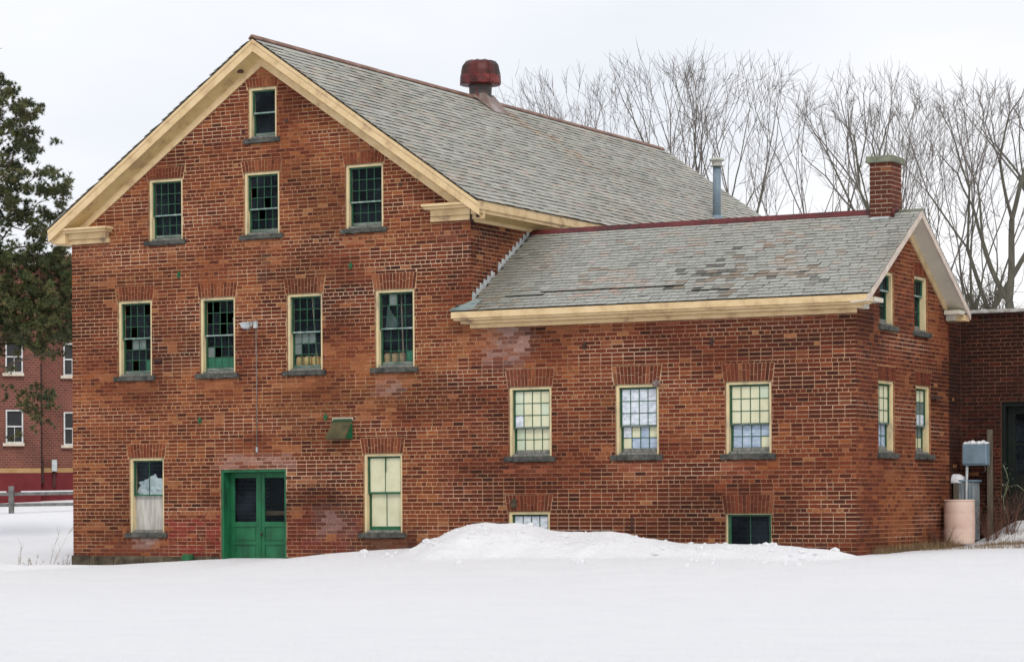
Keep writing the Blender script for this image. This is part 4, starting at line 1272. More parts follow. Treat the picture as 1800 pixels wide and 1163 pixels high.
# ------------------------------------------------------------------ small ironwork on the walls
def anchor(x, z, mat, lab, rot=0.0):
    b_ = MB(); n = 8; r1, r2 = .062, .034
    pts = []
    for k in range(n):
        a = 2 * pi * k / n + pi / 2; r_ = (r1 * (1.15 if k % 4 == 0 else .72)) if k % 2 == 0 else r2
        pts.append((x + r_ * cos(a + rot), z + r_ * sin(a + rot)))
    b_.prism(FRONT, pts, .006, .024)
    b_.tube([Vector((x, -.02, z)), Vector((x, -.05, z))], [.014, .012], 6)
    b_.build('wall_anchor', M[mat], BLD, label=lab)


for x, z in ((-12.90, 4.99), (-9.28, 4.98), (-12.46, 2.36), (-9.806, 2.37)): anchor(x, z, 'anchor_green', 'green iron star anchor')
for x, z in ((-4.753, 3.45), (-2.454, 3.44)): anchor(x, z, 'rust', 'rusty iron star anchor')
b_ = MB(); b_.tube([Vector((-13.44, -.0, 3.46)), Vector((-13.37, -.05, 3.46)), Vector((-13.27, -.05, 3.45))], [.03, .032, .026], 7)
b_.build('iron_stub', M['rust'], BLD)
b_ = MB(); b_.tube([Vector((-3.894, -.02, .40)), Vector((-3.894, -.03, .62))], [.014, .014], 6); b_.tube([Vector((-3.894, -.03, .45)), Vector((-3.96, -.06, .45)), Vector((-3.97, -.06, .50))], [.012] * 3, 6)
b_.build('iron_hook', M['rust'], BLD)
b_ = MB(); b_.box(SIDE, 3.50, 3.78, 2.575, 2.625, 0, .09); b_.build('iron_bracket', M['rust'], BLD)
b_ = MB(); b_.lathe((-6.09, -.015, .84), [(.03, -.07), (.055, -.04), (.05, .01), (.06, .05), (.03, .08)], 8); b_.build('iron_stub', M['found'], BLD)
for (x, z) in ((-11.53, 7.42), (-10.62, 7.56), (-8.3, 6.3)):
    b_ = MB(); b_.box(FRONT, x, x + .06, z, z + .055, .0, .0125); b_.build('brick_gap_shade', M['rust'], BLD)  # raised dark plate, painted as the shade where a brick is missing

o = None
b_ = MB()    # wasp nest like lump at the corner of a wing window
bm = bmesh.new(); g_ = bmesh.ops.create_icosphere(bm, subdivisions=3, radius=.062)
for v in g_['verts']:
    v.co = v.co * (1 + .35 * noise.noise(v.co * 30)); v.co += Vector((-3.44, -.035, 2.79))
me = bpy.data.meshes.new('nest'); bm.to_mesh(me); bm.free(); me.materials.append(M['conduit'])
o = bpy.data.objects.new('insect_nest', me); link(o); tag(o, 'grey papery nest at the top right corner of the middle wing window', 'nest')

# floodlight with its conduit
fl = thing('floodlight', 'small grey floodlight on a thin conduit running down the brick front', 'floodlight', (-11.24, -.03, 1.85))
b_ = MB(); b_.tube([Vector((-11.24, -.02, 1.80)), Vector((-11.235, -.02, 3.0)), Vector((-11.245, -.02, 4.14))], [.0095] * 3, 8); b_.build('conduit', M['conduit'], fl, smooth=True)
b_ = MB(); b_.box(FRONT, -11.275, -11.215, 3.97, 4.09, .0, .06); b_.box(FRONT, -11.256, -11.224, 1.78, 1.87, .0, .03); b_.build('junction_box', M['galv'], fl, bevel=.004)
b_ = MB(); b_.add([FRONT.P(*p) for p in ((-11.46, 4.02, .05), (-11.29, 4.02, .05), (-11.29, 4.09, .05), (-11.50, 4.09, .05), (-11.42, 3.965, .20), (-11.27, 3.965, .20), (-11.27, 4.06, .22), (-11.47, 4.06, .22))],
                  [(0, 1, 2, 3), (7, 6, 5, 4), (0, 4, 5, 1), (1, 5, 6, 2), (2, 6, 7, 3), (3, 7, 4, 0)]); b_.build('lamp_head', M['galv'], fl, bevel=.005)
b_ = MB(); b_.box(FRONT, -11.41, -11.29, 3.955, 3.962, .10, .18); b_.build('lens', M['pane_white'], fl)

# slanting vent hood
vh = thing('vent_hood', 'dark slanting metal vent hood on the wall above the right ground floor window', 'vent hood', (-9.45, 0, 2.0))
b_ = MB()
Q = [FRONT.P(*p) for p in ((-9.66, 2.30, .006), (-9.26, 2.30, .006), (-9.26, 1.98, .006), (-9.66, 1.98, .006), (-9.66, 2.03, .24), (-9.26, 2.03, .24), (-9.26, 1.98, .24), (-9.66, 1.98, .24))]
b_.add([Q[0], Q[1], Q[5], Q[4], Q[0] - Vector((0, 0, .012)), Q[1] - Vector((0, 0, .012)), Q[5] - Vector((0, 0, .05)), Q[4] - Vector((0, 0, .05))], [(3, 2, 1, 0), (4, 5, 6, 7), (0, 1, 5, 4), (2, 3, 7, 6), (1, 2, 6, 5), (3, 0, 4, 7)])
b_.build('cover', M['hood'], vh)
b_ = MB()
for x in (-9.66, -9.272): b_.prism(Fr((x, 0, 0), (0, 1, 0), (0, 0, 1), (1, 0, 0)), [(-.235, 1.985), (-.008, 1.985), (-.008, 2.285)], 0, .012)
b_.build('cheek', M['green'], vh)
b_ = MB(); b_.box(FRONT, -9.66, -9.26, 2.30, 2.318, .006, .03); b_.build('drip_edge', M['green'], vh)
b_ = MB(); b_.box(FRONT, -9.67, -9.25, 2.335, 2.352, .009, .016); b_.box(FRONT, -9.67, -9.655, 2.31, 2.335, .009, .016); b_.box(FRONT, -9.265, -9.25, 2.31, 2.335, .009, .016)
b_.build('mortar_bead', M['pale_sill'], vh)

# green pipe end by the door
gp = thing('drain_pipe', 'short green pipe end poking from the snow left of the green door', 'pipe', (-12.66, -.1, -.12))
b_ = MB(); b_.tube([Vector((-12.66, .02, -.085)), Vector((-12.65, -.20, -.095))], [.062, .062], 14); b_.build('pipe', M['anchor_green'], gp, smooth=True)
b_ = MB(); b_.tube([Vector((-12.65, -.19, -.095)), Vector((-12.65, -.225, -.096))], [.078, .078], 14); b_.build('flange', M['anchor_green'], gp)

# ------------------------------------------------------------------ annex on the right
AN = thing('brick_annex', 'flat roofed dark red brick annex with a dark green doorway at the right edge', 'building', (2.5, 5.2, 0))
ADOOR = (.68, 1.75, .3, 2.56)
random.seed(31)
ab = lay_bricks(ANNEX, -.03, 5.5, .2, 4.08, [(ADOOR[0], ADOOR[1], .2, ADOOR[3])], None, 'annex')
asb = lay_bricks(ANNEXSIDE, 4.46, 5.19, -.1, 4.08, [], None, 'annex')
ca_ = []
for q in ab:
    if not q[4]: continue
    c = ANNEX.P((q[0] + q[1]) / 2, q[2], 0); v = c - CAMP; d = v.dot(FWD); px = 900 + CAMF * v.dot(RGT) / d
    if 1692 < px < 1800: ca_.append((d, q))
ca_.sort(key=lambda t: t[0]); asng = ca_[:300]; aid = {id(t[1]) for t in asng}
VARS = brick_variants('brick', [t[1][5] for t in random.sample(asng, 40)])
for d_, q in asng: place_brick(ANNEX, q, AN)
b_ = MB()
for q in ab:
    if id(q) not in aid: b_.box(ANNEX, q[0], q[1], q[2], q[3], -.012, q[6], q[5], back=False)
for q in asb: b_.box(ANNEXSIDE, q[0], q[1], q[2], q[3], -.012, q[6], q[5], back=False)
b_.build('brickwork', M['brick'], AN, kind='stuff')
mortar_wall('wall', ANNEX, -.04, 5.5, -.3, 4.1, [(ADOOR[0], ADOOR[1], -.3, ADOOR[3])], [], AN, 'annex')
mortar_wall('wall', ANNEXSIDE, 4.46, 5.2, -.3, 4.1, [], [], AN, 'annex')
b_ = MB(); b_.box(FRONT, -.04, 5.5, -.3, 4.1, -12.0, -11.8); b_.box(FRONT, 5.3, 5.5, -.3, 4.1, -11.8, -5.3); b_.box(FRONT, -.04, .1, -.3, 4.1, -11.8, -5.5); b_.build('rear_wall', M['far_brick'], AN)
b_ = MB(); b_.box(FRONT, -.10, 5.56, 4.1, 4.16, -12.05, -5.12); b_.build('coping', M['coping'], AN, bevel=.01)
ad_ = group_part('door', AN)
b_ = MB(); b_.box(ANNEX, ADOOR[0] + .004, ADOOR[0] + .07, -.2, 2.555, -.24, -.04); b_.box(ANNEX, ADOOR[1] - .07, ADOOR[1] - .004, -.2, 2.555, -.24, -.04); b_.box(ANNEX, ADOOR[0] + .07, ADOOR[1] - .07, 2.48, 2.555, -.24, -.04); b_.build('frame', M['green_dark'], ad_)
b_ = MB(); b_.box(ANNEX, ADOOR[0] + .07, ADOOR[1] - .07, -.2, 1.30, -.22, -.17); b_.box(ANNEX, ADOOR[0] + .07, ADOOR[0] + .2, 1.3, 2.48, -.22, -.17); b_.box(ANNEX, ADOOR[1] - .2, ADOOR[1] - .07, 1.3, 2.48, -.22, -.17)
b_.box(ANNEX, ADOOR[0] + .2, ADOOR[1] - .2, 2.35, 2.48, -.22, -.17); b_.box(ANNEX, ADOOR[0] + .2, ADOOR[1] - .2, 1.8, 1.84, -.215, -.18)
b_.build('leaf', M['green_dark'], ad_, bevel=.005)
b_ = MB(); b_.box(ANNEX, ADOOR[0] + .2, ADOOR[1] - .2, 1.3, 2.35, -.20, -.195); b_.build('pane', M['glass'], ad_)
b_ = MB(); b_.box(ANNEX, -.0, 5.2, -.3, 4.0, -1.2, -1.1); b_.build('inner_wall', M['dark_inside'], AN)


# ------------------------------------------------------------------ things in the corner by the annex
def snow_lump(name, parent, c, sx_, sy_, sz_, seed, label=None):
    bm = bmesh.new(); g_ = bmesh.ops.create_icosphere(bm, subdivisions=3, radius=1)
    for v in g_['verts']:
        n_ = 1 + .16 * noise.noise(v.co * 2.2 + Vector((seed, 0, 0))) + .06 * noise.noise(v.co * 7)
        v.co = Vector((v.co.x * sx_ * n_, v.co.y * sy_ * n_, max(v.co.z, -.25) * sz_ * n_)) + Vector(c)
    me = bpy.data.meshes.new(name); bm.to_mesh(me); bm.free(); me.materials.append(M['snow'])
    me.polygons.foreach_set('use_smooth', [True] * len(me.polygons))
    o = bpy.data.objects.new(name, me); link(o, parent)
    if label: o['label'] = label
    return o


ba = thing('plastic_barrel', 'faded pinkish plastic drum standing in the snow at the rear corner of the wing', 'barrel', (.33, 4.0, .13))
b_ = MB(); b_.lathe((.33, 4.0, .12), [(.235, 0), (.25, .015), (.258, .06), (.262, .25), (.259, .265), (.262, .28), (.263, .42), (.262, .50), (.259, .515), (.262, .53), (.261, .66), (.256, .72), (.25, .735)], 40)
b_.build('body', M['barrel'], ba, smooth=True)
b_ = MB(); b_.lathe((.33, 4.0, .84), [(.25, 0), (.262, .005), (.262, .03), (.24, .036), (.235, .018), (.05, .018)], 40); b_.build('rim', M['barrel'], ba, smooth=True)

cb = thing('metal_cabinet', 'grey metal cabinet standing behind the plastic drum with snow on its shoulder', 'cabinet', (.2, 4.85, .2))
b_ = MB(); b_.box(FRONT, -.0, .36, .18, 1.18, -5.0, -4.68); b_.build('body', M['cabinet'], cb, bevel=.01)
b_ = MB(); b_.box(FRONT, -.0, .09, .18, 1.16, -4.68, -4.665); b_.build('side_door', M['post_wood'], cb)
b_ = MB(); b_.box(FRONT, .08, .39, 1.18, 1.215, -5.02, -4.66); b_.build('lid', M['utility'], cb, bevel=.005)
for x in (.14, .20, .27, .33):
    b_ = MB(); b_.box(FRONT, x, x + .012, .22, 1.14, -4.68, -4.668); b_.build('seam', M['utility'], cb)
snow_lump('snow_cap', cb, (.02, 4.78, 1.19), .17, .14, .13, 4.0, 'rounded lump of snow')

ub = thing('utility_box', 'blue-grey utility box with a snowy top on a slim metal post', 'utility box', (.2, 4.9, .3))
b_ = MB(); b_.box(FRONT, .165, .60, 1.46, 1.83, -4.84, -4.64); b_.build('box', M['utility'], ub, bevel=.02)
b_ = MB(); b_.box(FRONT, .175, .59, 1.49, 1.80, -4.64, -4.625); b_.build('front_cover', M['utility'], ub, bevel=.01)
b_ = MB(); b_.tube([Vector((.235, 4.64, .15)), Vector((.235, 4.65, 1.0)), Vector((.235, 4.70, 1.47))], [.020, .020, .026], 10); b_.build('post', M['galv'], ub, smooth=True)
b_ = MB(); b_.tube([Vector((.50, 4.8, 1.47)), Vector((.52, 4.85, 1.40)), Vector((.44, 4.95, 1.33))], [.012] * 3, 8); b_.build('cable', M['conduit'], ub, smooth=True)
for i in range(7): snow_lump('snow_cap', ub, (.205 + i * .06, 4.74 + .02 * (i % 2), 1.835), .05, .09, .035 + .012 * (i % 3), i * 3.1)

wp = thing('wooden_post', 'tall weathered wooden post against the annex wall beside the dark doorway', 'post', (.53, 5.05, .4))
b_ = MB(); b_.box(Fr((.53, 5.05, 0), (1, .05, .004), (0, 0, 1), (0, -1, 0)), -.045, .045, .2, 2.08, -.035, .035); b_.build('post', M['post_wood'], wp, bevel=.006)
b_ = MB(); b_.box(Fr((.53, 5.05, 0), (1, .05, 0), (0, 0, 1), (0, -1, 0)), -.05, .0, 1.55, 1.62, .035, .045); b_.build('bracket', M['rust'], wp)


# ------------------------------------------------------------------ dry plants
def blade(b_, p, d, L, w, bend):
    side = Vector((-d.y, d.x, 0)); side = side.normalized() if side.length > .01 else Vector((1, 0, 0))
    mid_ = p + d * L * .55; tip = p + d * L + Vector((d.x, d.y, -.6)) * bend * L
    b_.add([p - side * w, p + side * w, mid_ + side * w * .7, mid_ - side * w * .7, tip], [(0, 1, 2, 3), (3, 2, 4)])


def grass_patch(name, pts, n, Lr, label, mat, cat='grass'):
    b_ = MB()
    for _ in range(n):
        x0, x1, y0, y1 = random.choice(pts)
        x = random.uniform(x0, x1); y = random.uniform(y0, y1); z = gz(x, y) - .01
        a = random.uniform(0, 2 * pi); el = random.uniform(.5, 1.5)
        d_ = Vector((cos(a) * cos(el), sin(a) * cos(el), sin(el)))
        blade(b_, Vector((x, y, z)), d_, random.uniform(*Lr), random.uniform(.002, .004), random.uniform(0, .5))
    o = b_.build(name, M[mat], None, kind='stuff'); o['label'] = label; o['category'] = cat
    return o


random.seed(77)
grass_patch('dry_grass', [(.03, .28, .5, 2.2), (.03, .45, 1.8, 3.7), (.03, .5, 2.6, 3.7)], 2600, (.06, .22), 'tan dead grass along the foot of the right side wall', 'dry')
grass_patch('dry_grass', [(.9, 3.2, 2.6, 4.4), (.75, 2.2, 3.4, 4.9), (.5, 3.5, 1.6, 2.3)], 3600, (.04, .13), 'flattened brown grass showing through the snow right of the drum', 'dry')


def shrub(x, y, n, H, mat, label, spread=.5, tw=.0035):
    root = thing('dry_shrub', label, 'shrub', (x, y, gz(x, y)))
    b_ = MB(); z = gz(x, y) - .03
    for _ in range(n):
        a = random.uniform(0, 2 * pi); lean = random.uniform(.05, spread)
        p = Vector((x + cos(a) * .06, y + sin(a) * .06, z)); d_ = Vector((cos(a) * lean, sin(a) * lean, 1)).normalized()
        L = H * random.uniform(.55, 1); pts = [p]
        for k in range(4):
            d_ = (d_ + Vector((random.gauss(0, .13), random.gauss(0, .13), 0))).normalized(); pts.append(pts[-1] + d_ * L / 4)
        b_.tube(pts, [tw, tw * .9, tw * .7, tw * .5, tw * .3], 3, cap=False)
        for k in range(5):
            q = pts[random.randint(1, 4)]; e = (d_ + Vector((random.gauss(0, .6), random.gauss(0, .6), random.gauss(0, .2)))).normalized()
            b_.tube([q, q + e * L * .15, q + e * L * .26 + Vector((0, 0, .01))], [tw * .6, tw * .4, tw * .2], 3, cap=False)
    b_.build('stems', M[mat], root)
    return root


shrub(.22, 3.35, 40, .42, 'dry_dark', 'brown tangle of dead stems between the side wall and the drum', .8)
shrub(.72, 4.55, 46, .75, 'dry_dark', 'reddish bare shrub right of the drum, in front of the wooden post', .55)
shrub(.98, 4.75, 40, .85, 'dry_dark', 'taller bare shrub in front of the dark doorway', .5)
shrub(.14, 2.6, 26, .25, 'dry', 'low pale dead weed at the foot of the side wall', .9)
vn_ = thing('vine', 'thin vine with pale leaves climbing in front of the dark green doorway', 'vine', (.84, 4.9, .4))
b_ = MB(); pts = [Vector((.84 + .05 * sin(k * 1.3), 4.95, .35 + k * .14)) for k in range(9)]; b_.tube(pts, [.005] * 9, 4)
b_.tube([Vector((.80, 4.95, .9)), Vector((.9, 4.93, 1.1)), Vector((1.05, 4.93, 1.12)), Vector((1.2, 4.95, 1.0))], [.004] * 4, 4)
b_.build('stem', M['vine'], vn_)
b_ = MB()
for _ in range(46):
    p = random.choice(pts) + Vector((random.gauss(0, .04), random.gauss(0, .03), random.gauss(0, .06)))
    blade(b_, p, Vector((random.gauss(0, 1), random.gauss(0, 1), random.gauss(0, 1))).normalized(), .05, .009, .1)
b_.build('leaves', M['vine'], vn_, kind='stuff')

# weeds standing in the snow at the left
for (px_, py_, h, lab) in ((84, 998, .85, 'tallest dead weed stalk in the snow left of the building'), (28, 1003, .5, 'slim dead weed at the far left in the snow'),
                          (56, 1001, .28, 'low bent weed between the two taller ones in the snow'), (112, 999, .26, 'small dead weed tuft beside the left corner of the building')):
    r = ray(px_, py_); t = (-.33 - CAMP.z) / r.z if r.z < 0 else 50
    P = CAMP + r * min(t, 49.5)
    shrub(P.x, P.y, 2 if h > .4 else 7, h, 'dry', lab, .25 if h > .4 else .9, .006)
shrub(-12.18, -.12, 2, .75, 'dry', 'thin pale dead stalk leaning beside the left jamb of the green door', .35, .004)

# ------------------------------------------------------------------ rail fence at the left
fc = thing('rail_fence', 'grey two-rail wooden fence with snow on its rails at the left edge', 'fence', (-37.35, 25.6, .8))
f0 = Vector((-37.355, 25.6, .8)); fd = Vector((cos(radians(28.2)), sin(radians(28.2)), 0.01))
FF = Fr((f0.x, f0.y, .83), fd, (0, 0, 1), (fd.y, -fd.x, 0))
for k in (-2, -1, 0, 1, 2, 3):
    a = k * 3.0; b_ = MB(); b_.box(FF, a - .075, a + .075, -.4, .66, -.07, .07); b_.build('post', M['fence_wood'], fc)
for k in (-2, -1, 0, 1, 2):
    for z in (.37, .03):
        b_ = MB(); b_.box(FF, k * 3.0 + .08, k * 3.0 + 2.92, z, z + .10, -.03, .03); b_.build('rail', M['fence_wood'], fc)
    b_ = MB()
    b_.box(FF, k * 3.0 + .3, k * 3.0 + 2.85, .472, .505, -.035, .035); b_.build('rail_snow', M['snow'], fc)

# ------------------------------------------------------------------ brick building far left
FB = thing('brick_house', 'dark red brick building with white sash windows behind the pine', 'building', (-46, 36, 1.3))
dirL = Vector((ray(60, 800).x, ray(60, 800).y, 0)).normalized()
org = at(72, 860, d=94.0)
FH = Fr((org.x, org.y, org.z - .1), (-dirL.y * -1 if False else dirL.y, -dirL.x, 0), (0, 0, 1), (-dirL.x, -dirL.y, 0))
KM = 94.0 / CAMF      # metres per photo pixel there


def hb(b_, x0, x1, y0, y1, o0, o1):     # photo-pixel sized box on that wall (x from 72, y from 860)
    b_.box(FH, (x0 - 72) * KM, (x1 - 72) * KM, (860 - y1) * KM + .1, (860 - y0) * KM + .1, o0, o1)


b_ = MB(); hb(b_, 72, 420, 450, 900, -8, 0); b_.build('wall', M['far_brick'], FB)
b_ = MB(); hb(b_, -420, 71.8, 455, 900, -8, .5); b_.build('wall', M['far_brick'], FB)
b_ = MB(); hb(b_, 72, 420, 822, 830, 0, .06); b_.build('stone_band', M['band_tan'], FB)
b_ = MB(); hb(b_, -420, 72, 823, 831, .5, .56); b_.build('stone_band', M['band_tan'], FB)
b_ = MB(); hb(b_, 72, 420, 830, 900, 0, .05); hb(b_, -420, 72, 831, 900, .5, .55); b_.build('painted_base', M['base_red'], FB)
b_ = MB()
rp_ = [FH.P((-430 - 72) * KM, (860 - 462) * KM + .1, .9), FH.P((430 - 72) * KM, (860 - 462) * KM + .1, .9), FH.P((430 - 72) * KM, (860 - 428) * KM + .1, -4), FH.P((-430 - 72) * KM, (860 - 428) * KM + .1, -4),
       FH.P((-430 - 72) * KM, (860 - 470) * KM + .1, .9), FH.P((430 - 72) * KM, (860 - 470) * KM + .1, .9), FH.P((430 - 72) * KM, (860 - 470) * KM + .1, -8), FH.P((-430 - 72) * KM, (860 - 470) * KM + .1, -8)]
b_.add(rp_, [(0, 1, 2, 3), (0, 4, 5, 1), (1, 5, 6, 2), (3, 2, 6, 7), (0, 3, 7, 4), (4, 7, 6, 5)]); b_.build('roof', M['far_roof'], FB)
b_ = MB()
for (x0, x1, o) in ((-10, 22, .93), (28, 66, .93), (74, 132, .93)):
    b_.add([FH.P((x0 - 72) * KM, (860 - 467) * KM + .1, o), FH.P((x1 - 72) * KM, (860 - 467) * KM + .1, o), FH.P((x1 - 76) * KM, (860 - 455) * KM + .12, -.2), FH.P((x0 - 68) * KM, (860 - 455) * KM + .12, -.2),
            FH.P((x0 - 72) * KM, (860 - 470) * KM + .1, o - .05), FH.P((x1 - 72) * KM, (860 - 470) * KM + .1, o - .05), FH.P((x1 - 76) * KM, (860 - 462) * KM + .1, -.2), FH.P((x0 - 68) * KM, (860 - 462) * KM + .1, -.2)],
           [(0, 1, 2, 3), (0, 4, 5, 1), (1, 5, 6, 2), (2, 6, 7, 3), (3, 7, 4, 0), (4, 7, 6, 5)])
b_.build('roof_snow', M['snow'], FB)


def far_window(x0, x1, y0, y1, o):
    w = group_part('window', FB)
    b_ = MB(); t = 2.5
    hb(b_, x0, x0 + t, y0, y1, o, o + .08); hb(b_, x1 - t, x1, y0, y1, o, o + .08); hb(b_, x0 + t, x1 - t, y0, y0 + t, o, o + .08); hb(b_, x0 + t, x1 - t, y1 - t, y1, o, o + .08)
    ym = (y0 + y1) / 2; hb(b_, x0 + t, x1 - t, ym - 1.2, ym + 1.2, o, o + .07)
    b_.build('frame', M['white_paint'], w)
    for (a, c) in ((y0 + t, ym - 1.2), (ym + 1.2, y1 - t)):
        b_ = MB(); hb(b_, x0 + t, x1 - t, a, c, o + .005, o + .02); b_.build('pane', M['dark_inside'], w)
    b_ = MB(); hb(b_, (x0 + x1) / 2 - .5, (x0 + x1) / 2 + .5, ym + 1.2, y1 - t, o + .02, o + .05); b_.build('glazing_bar', M['white_paint'], w)
    b_ = MB(); hb(b_, x0 - 5, x1 + 2, y1, y1 + 5, o, o + .14); b_.build('sill', M['pale_sill'], w)


for (y0, y1) in ((600, 657), (721, 779)):
    far_window(12, 42, y0, y1, .5); far_window(112, 142, y0 + 3, y1 + 3, 0); far_window(-90, -60, y0, y1, .5); far_window(-190, -160, y0, y1, .5)
b_ = MB(); hb(b_, 71, 75, 640, 810, .02, .12); hb(b_, 70, 77, 808, 850, .02, .2); b_.build('downpipe', M['rust'], FB)
b_ = MB(); hb(b_, 91, 100, 808, 828, .05, .3); b_.build('meter_box', M['galv'], FB)
b_ = MB(); hb(b_, 93, 97, 828, 856, .06, .16); b_.build('conduit', M['rust'], FB)


# ------------------------------------------------------------------ trees
def rvec(s): return Vector((random.gauss(0, s), random.gauss(0, s), random.gauss(0, s)))


def grow(p, d, L, r0, r1, nseg, wig, up):
    pts = [p.copy()]; rads = [r0]
    for i in range(nseg):
        d = (d + rvec(wig) + Vector((0, 0, up))).normalized()
        pts.append(pts[-1] + d * (L / nseg)); rads.append(r0 + (r1 - r0) * (i + 1) / nseg)
    return pts, rads


def bare_tree(px, top, d, label, stems=1, lean=0.0, spread=.28, r=.17, fork=.35, dens=1.0, seed=0):
    random.seed(seed)
    foot = at(px, HOR - 10, d=d); foot.z = 0.0
    H = (at(px, top, d=d).z - foot.z) * .985
    t = thing('bare_tree', label, 'tree', foot, 'leafless trees behind the building')
    tb, cb_ = MB(), MB()

    def twig(p, d_, L, n):
        q, rr = grow(p, d_, L, .0082, .0035, 4, .10, .05); cb_.tube(q, rr, 3, cap=False)
        if n > 0:
            for _ in range(random.randint(1, 3)):
                k = random.randint(1, 4); ax = (q[k] - q[k - 1]).normalized()
                e = rvec(1); e = (e - ax * e.dot(ax)).normalized()
                twig(q[k], (ax + e * random.uniform(.35, .8)).normalized(), L * random.uniform(.45, .75), n - 1)

    def rec(p, d_, L, r0, dep):
        r1 = r0 * .74
        q, rr = grow(p, d_, L, r0, r1, 5, .055, .03)
        if r0 > .028: tb.tube(q, rr, 7 if r0 > .07 else 5, cap=False)
        else: cb_.tube(q, rr, 4, cap=False)
        ax = (q[-1] - q[-2]).normalized()
        room = (foot.z + H - q[-1].z)
        if dep == 0 or room < .7:
            for _ in range(3): twig(q[-1], (ax + rvec(.3)).normalized(), min(1.2, max(.4, room)) * random.uniform(.6, 1), 1)
            return
        n = 3 if random.random() < .12 else 2
        ph = random.uniform(0, 2 * pi)
        for k in range(n):
            a = ph + 2 * pi * k / n
            lat = RGT * cos(a) + FWD * sin(a) * .8
            ang = random.uniform(.6, 1.35) * spread * 1.25
            rec(q[-1], (ax + lat * ang).normalized(), min(L * random.uniform(.7, 1.0), room * .6), r1 * (.86 if k == 0 else .66), dep - 1)
        if r0 < .09 or dep < 5:
            for _ in range(int(1.2 + .7 * dens)):
                k = random.randint(1, 4); e = rvec(1); e = (e - ax * e.dot(ax)).normalized()
                twig(q[k], (ax + e * random.uniform(.6, 1.2)).normalized(), random.uniform(.6, 1.5) * min(1, room / 3 + .3), 2 if random.random() < .3 else 1)

    for s_ in range(stems):
        a = random.uniform(0, 2 * pi); ln = 0 if stems == 1 else .06
        d0 = (Vector((cos(a) * ln, sin(a) * ln, 1)) + RGT * (lean + (s_ - (stems - 1) / 2) * .16 * (stems > 1))).normalized()
        f_ = foot + Vector((cos(a), sin(a), 0)) * .15 * (stems > 1) - Vector((0, 0, .4))
        q, rr = grow(f_, d0, H * fork * random.uniform(.85, 1.1), r, r * .8, 7, .03, .02)
        tb.tube(q, rr, 8)
        ax = (q[-1] - q[-2]).normalized(); ph = random.uniform(-.5, .5)
        n = 2 if stems > 1 else random.choice([2, 3])
        for k in range(n):
            sg = (k - (n - 1) / 2) * 2 / max(1, n - 1)
            rec(q[-1], (ax + RGT * sg * spread * random.uniform(.8, 1.4) + FWD * random.gauss(0, .2)).normalized(), H * (1 - fork) * random.uniform(.24, .32), r * (.68 if k == 0 else .55), 4 if dens > .94 or (dens > .75 and k == 0) else 3)
    tb.build('trunk', M['bark'], t, smooth=True)
    cb_.build('crown', M['twig'], t)
    return t


TR = [
    (938, 162, 118, 'lone slim sapling tips above the ridge just right of the red ventilator', 1, 0, .12, .05, .5, .35),
    (978, 118, 105, 'slender twin-topped tree left of the other bare trees above the ridge', 2, 0, .10, .07, .5, .6),
    (1048, 105, 100, 'bare tree with a V-shaped fork above the middle of the long ridge', 1, .02, .26, .11, .48, .6),
    (1112, 120, 108, 'thin bare tree between the V-forked tree and the tall dark one', 1, 0, .22, .09, .48, .6),
    (1160, 98, 96, 'tall bare tree behind the far end of the main ridge', 1, -.02, .18, .12, .52, .6),
    (1215, 105, 92, 'thick-trunked bare tree rising past the right end of the main ridge', 1, .02, .20, .19, .40, .95),
    (1345, 195, 112, 'fine bare tree right of the grey flue pipe', 1, -.05, .24, .08, .42, .8),
    (1405, 132, 100, 'spreading bare tree between the flue pipe and the chimney, left one', 2, -.06, .22, .12, .36, .75),
    (1475, 122, 97, 'tall many-stemmed bare tree midway between flue pipe and chimney', 2, .02, .20, .12, .34, .75),
    (1540, 150, 103, 'bare tree directly behind the left side of the chimney', 1, .03, .22, .10, .36, .7),
    (1612, 178, 110, 'bare tree showing over the right side of the brick chimney', 1, .02, .2, .08, .42, .8),
    (1718, 165, 92, 'bare tree behind the wing gable with one long leaning fork', 2, -.04, .24, .13, .32, .8),
    (1792, 150, 80, 'thickest bare tree at the right edge above the annex roof', 2, -.05, .34, .27, .34, 1.0),
]
for i, a in enumerate(TR): bare_tree(a[0], a[1], a[2], a[3], a[4], a[5], a[6], a[7], a[8], a[9], seed=100 + i)

# undergrowth behind the annex
random.seed(55)
bs = thing('bare_bush', 'tangled dark bush behind the annex roof beside the wing gable', 'bush', at(1712, 540, d=62))
b_ = MB()
for _ in range(70):
    p = at(random.uniform(1690, 1760), random.uniform(556, 580), d=62 + random.uniform(-1, 1))
    d_ = (Vector((0, 0, 1)) + rvec(.5)).normalized()
    pts, rads = grow(p, d_, random.uniform(.5, 1.6), .014, .005, 5, .18, .03); b_.tube(pts, rads, 3, cap=False)
    for k in range(6):
        q, r_ = grow(random.choice(pts[1:]), rvec(1).normalized(), random.uniform(.2, .5), .006, .004, 3, .2, .03); b_.tube(q, r_, 3, cap=False)
b_.build('stems', M['bark'], bs)

# pine at the left edge
random.seed(66)
PD = 62.0
pk = PD / CAMF
trunk_px = -46
base = at(trunk_px, 900, d=PD); base.z = .2
pt_ = thing('pine_tree', 'tall dark green pine with ragged hanging boughs at the left edge', 'tree', base)
tb = MB()
top_p = at(trunk_px + 10, 30, d=PD)
tb.tube([base - Vector((0, 0, .5)), base.lerp(top_p, .5) + RGT * .1, top_p], [.30, .19, .05], 10)
nb = MB()
XR = [(40, -160), (90, -70), (130, -5), (152, 34), (180, 50), (188, 78), (212, 52), (235, 70), (247, 98), (262, 70), (285, 58), (300, 96), (315, 122), (345, 118), (370, 112), (400, 120), (430, 138), (520, 142), (590, 132), (620, 118), (650, 90), (680, 84), (700, 96), (720, 96), (745, 86), (765, 66), (785, 30), (800, 0)]


def xr(y): return float(np.interp(y, [q[0] for q in XR], [q[1] for q in XR]))


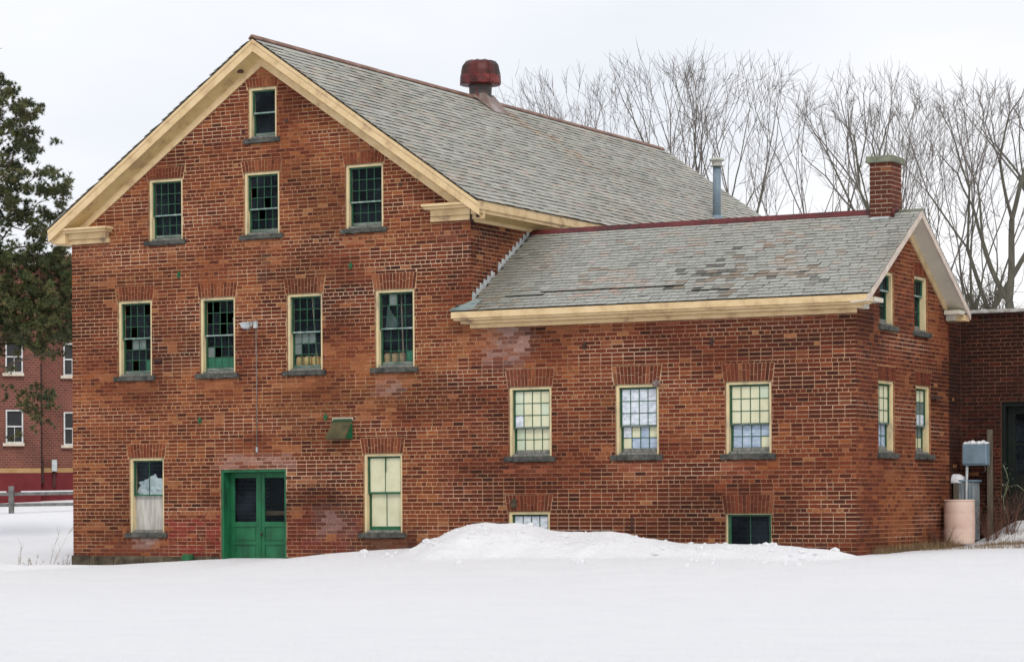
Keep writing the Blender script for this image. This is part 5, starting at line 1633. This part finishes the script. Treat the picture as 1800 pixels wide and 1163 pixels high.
def tuft(c, out, R, n, col):
    for _ in range(n):
        d_ = (out * .9 + rvec(.75)).normalized()
        s_ = d_.cross(rvec(1)).normalized() * .009
        L = R * random.uniform(.6, 1.1)
        tip = c + d_ * L
        nb.add([c - s_, c + s_, tip], [(0, 1, 2)], col)


def clump(c, R, n_t):
    base_c = random.choice([(.060, .082, .024), (.085, .100, .030), (.045, .060, .022), (.120, .120, .042), (.075, .072, .030)])
    for _ in range(n_t):
        off = rvec(.42) * R; off.z *= .75
        out = (off + Vector((0, 0, .35 * R))).normalized()
        j = random.uniform(.7, 1.35)
        tuft(c + off, out, .105, 20, tuple(v * j for v in base_c))


for y in np.arange(70, 640, 34.0):
    yy = y + random.uniform(-10, 10); xe = xr(yy) - random.uniform(8, 30); dep = random.gauss(0, .8)
    start = at(trunk_px, yy + random.uniform(10, 40), d=PD); end = at(max(xe, -20), yy - 4, d=PD + dep)
    pts = [start + (end - start) * (k / 6) + Vector((0, 0, -.28 * sin(pi * k / 6))) + rvec(.07) * (0 < k < 6) for k in range(7)]
    tb.tube(pts, [.034, .03, .025, .02, .015, .011, .006], 5, cap=False)
    for k in range(2, 6):
        e = pts[k] + RGT * random.uniform(.2, .5) + Vector((0, 0, random.uniform(.05, .4))) + FWD * random.gauss(0, .3)
        tb.tube([pts[k], pts[k].lerp(e, .5) + rvec(.03), e], [.012, .009, .004], 4, cap=False)
cnt = 0
for _ in range(5200):
    yy = random.uniform(40, 625); xx = random.uniform(-190, xr(yy))
    f_ = nz3(xx / 24.0, yy / 15.0, 2.2) + .45 * nz3(xx / 9.0, yy / 8.0, 8.2)
    lim = (-.02 if xx > xr(yy) - 30 else -.12) if yy < 440 else (-.16 if yy < 500 else -.34)
    if yy > 590: lim = .05
    if f_ < lim: continue
    if xx < -40 and random.random() < .55: continue
    cnt += 1
    if cnt > 2100: break
    clump(at(xx, yy, d=PD + random.gauss(0, .55)), random.uniform(.10, .16), 7)
# dense middle zone and the hanging lower bough
for _ in range(60):
    yy = random.uniform(490, 600); xx = random.uniform(-30, 142)
    clump(at(xx, yy, d=PD + random.uniform(-1.1, 1.3)), .24, 10)
for _ in range(26):
    a_ = random.uniform(0, 2 * pi); rr_ = sqrt(random.random())
    clump(at(62 + cos(a_) * rr_ * 34, 708 + sin(a_) * rr_ * 30, d=PD + random.gauss(0, .3)), .16, 8)
for (xx, yy) in ((70, 735), (60, 752), (85, 742), (14, 680), (20, 650), (8, 700), (44, 604), (60, 615), (90, 628), (108, 622), (30, 765), (16, 770)):
    clump(at(xx, yy, d=PD), .14, 8)
tb.build('trunk', M['pine_bark'], pt_, smooth=True)
nb.build('crown', M['needles'], pt_)
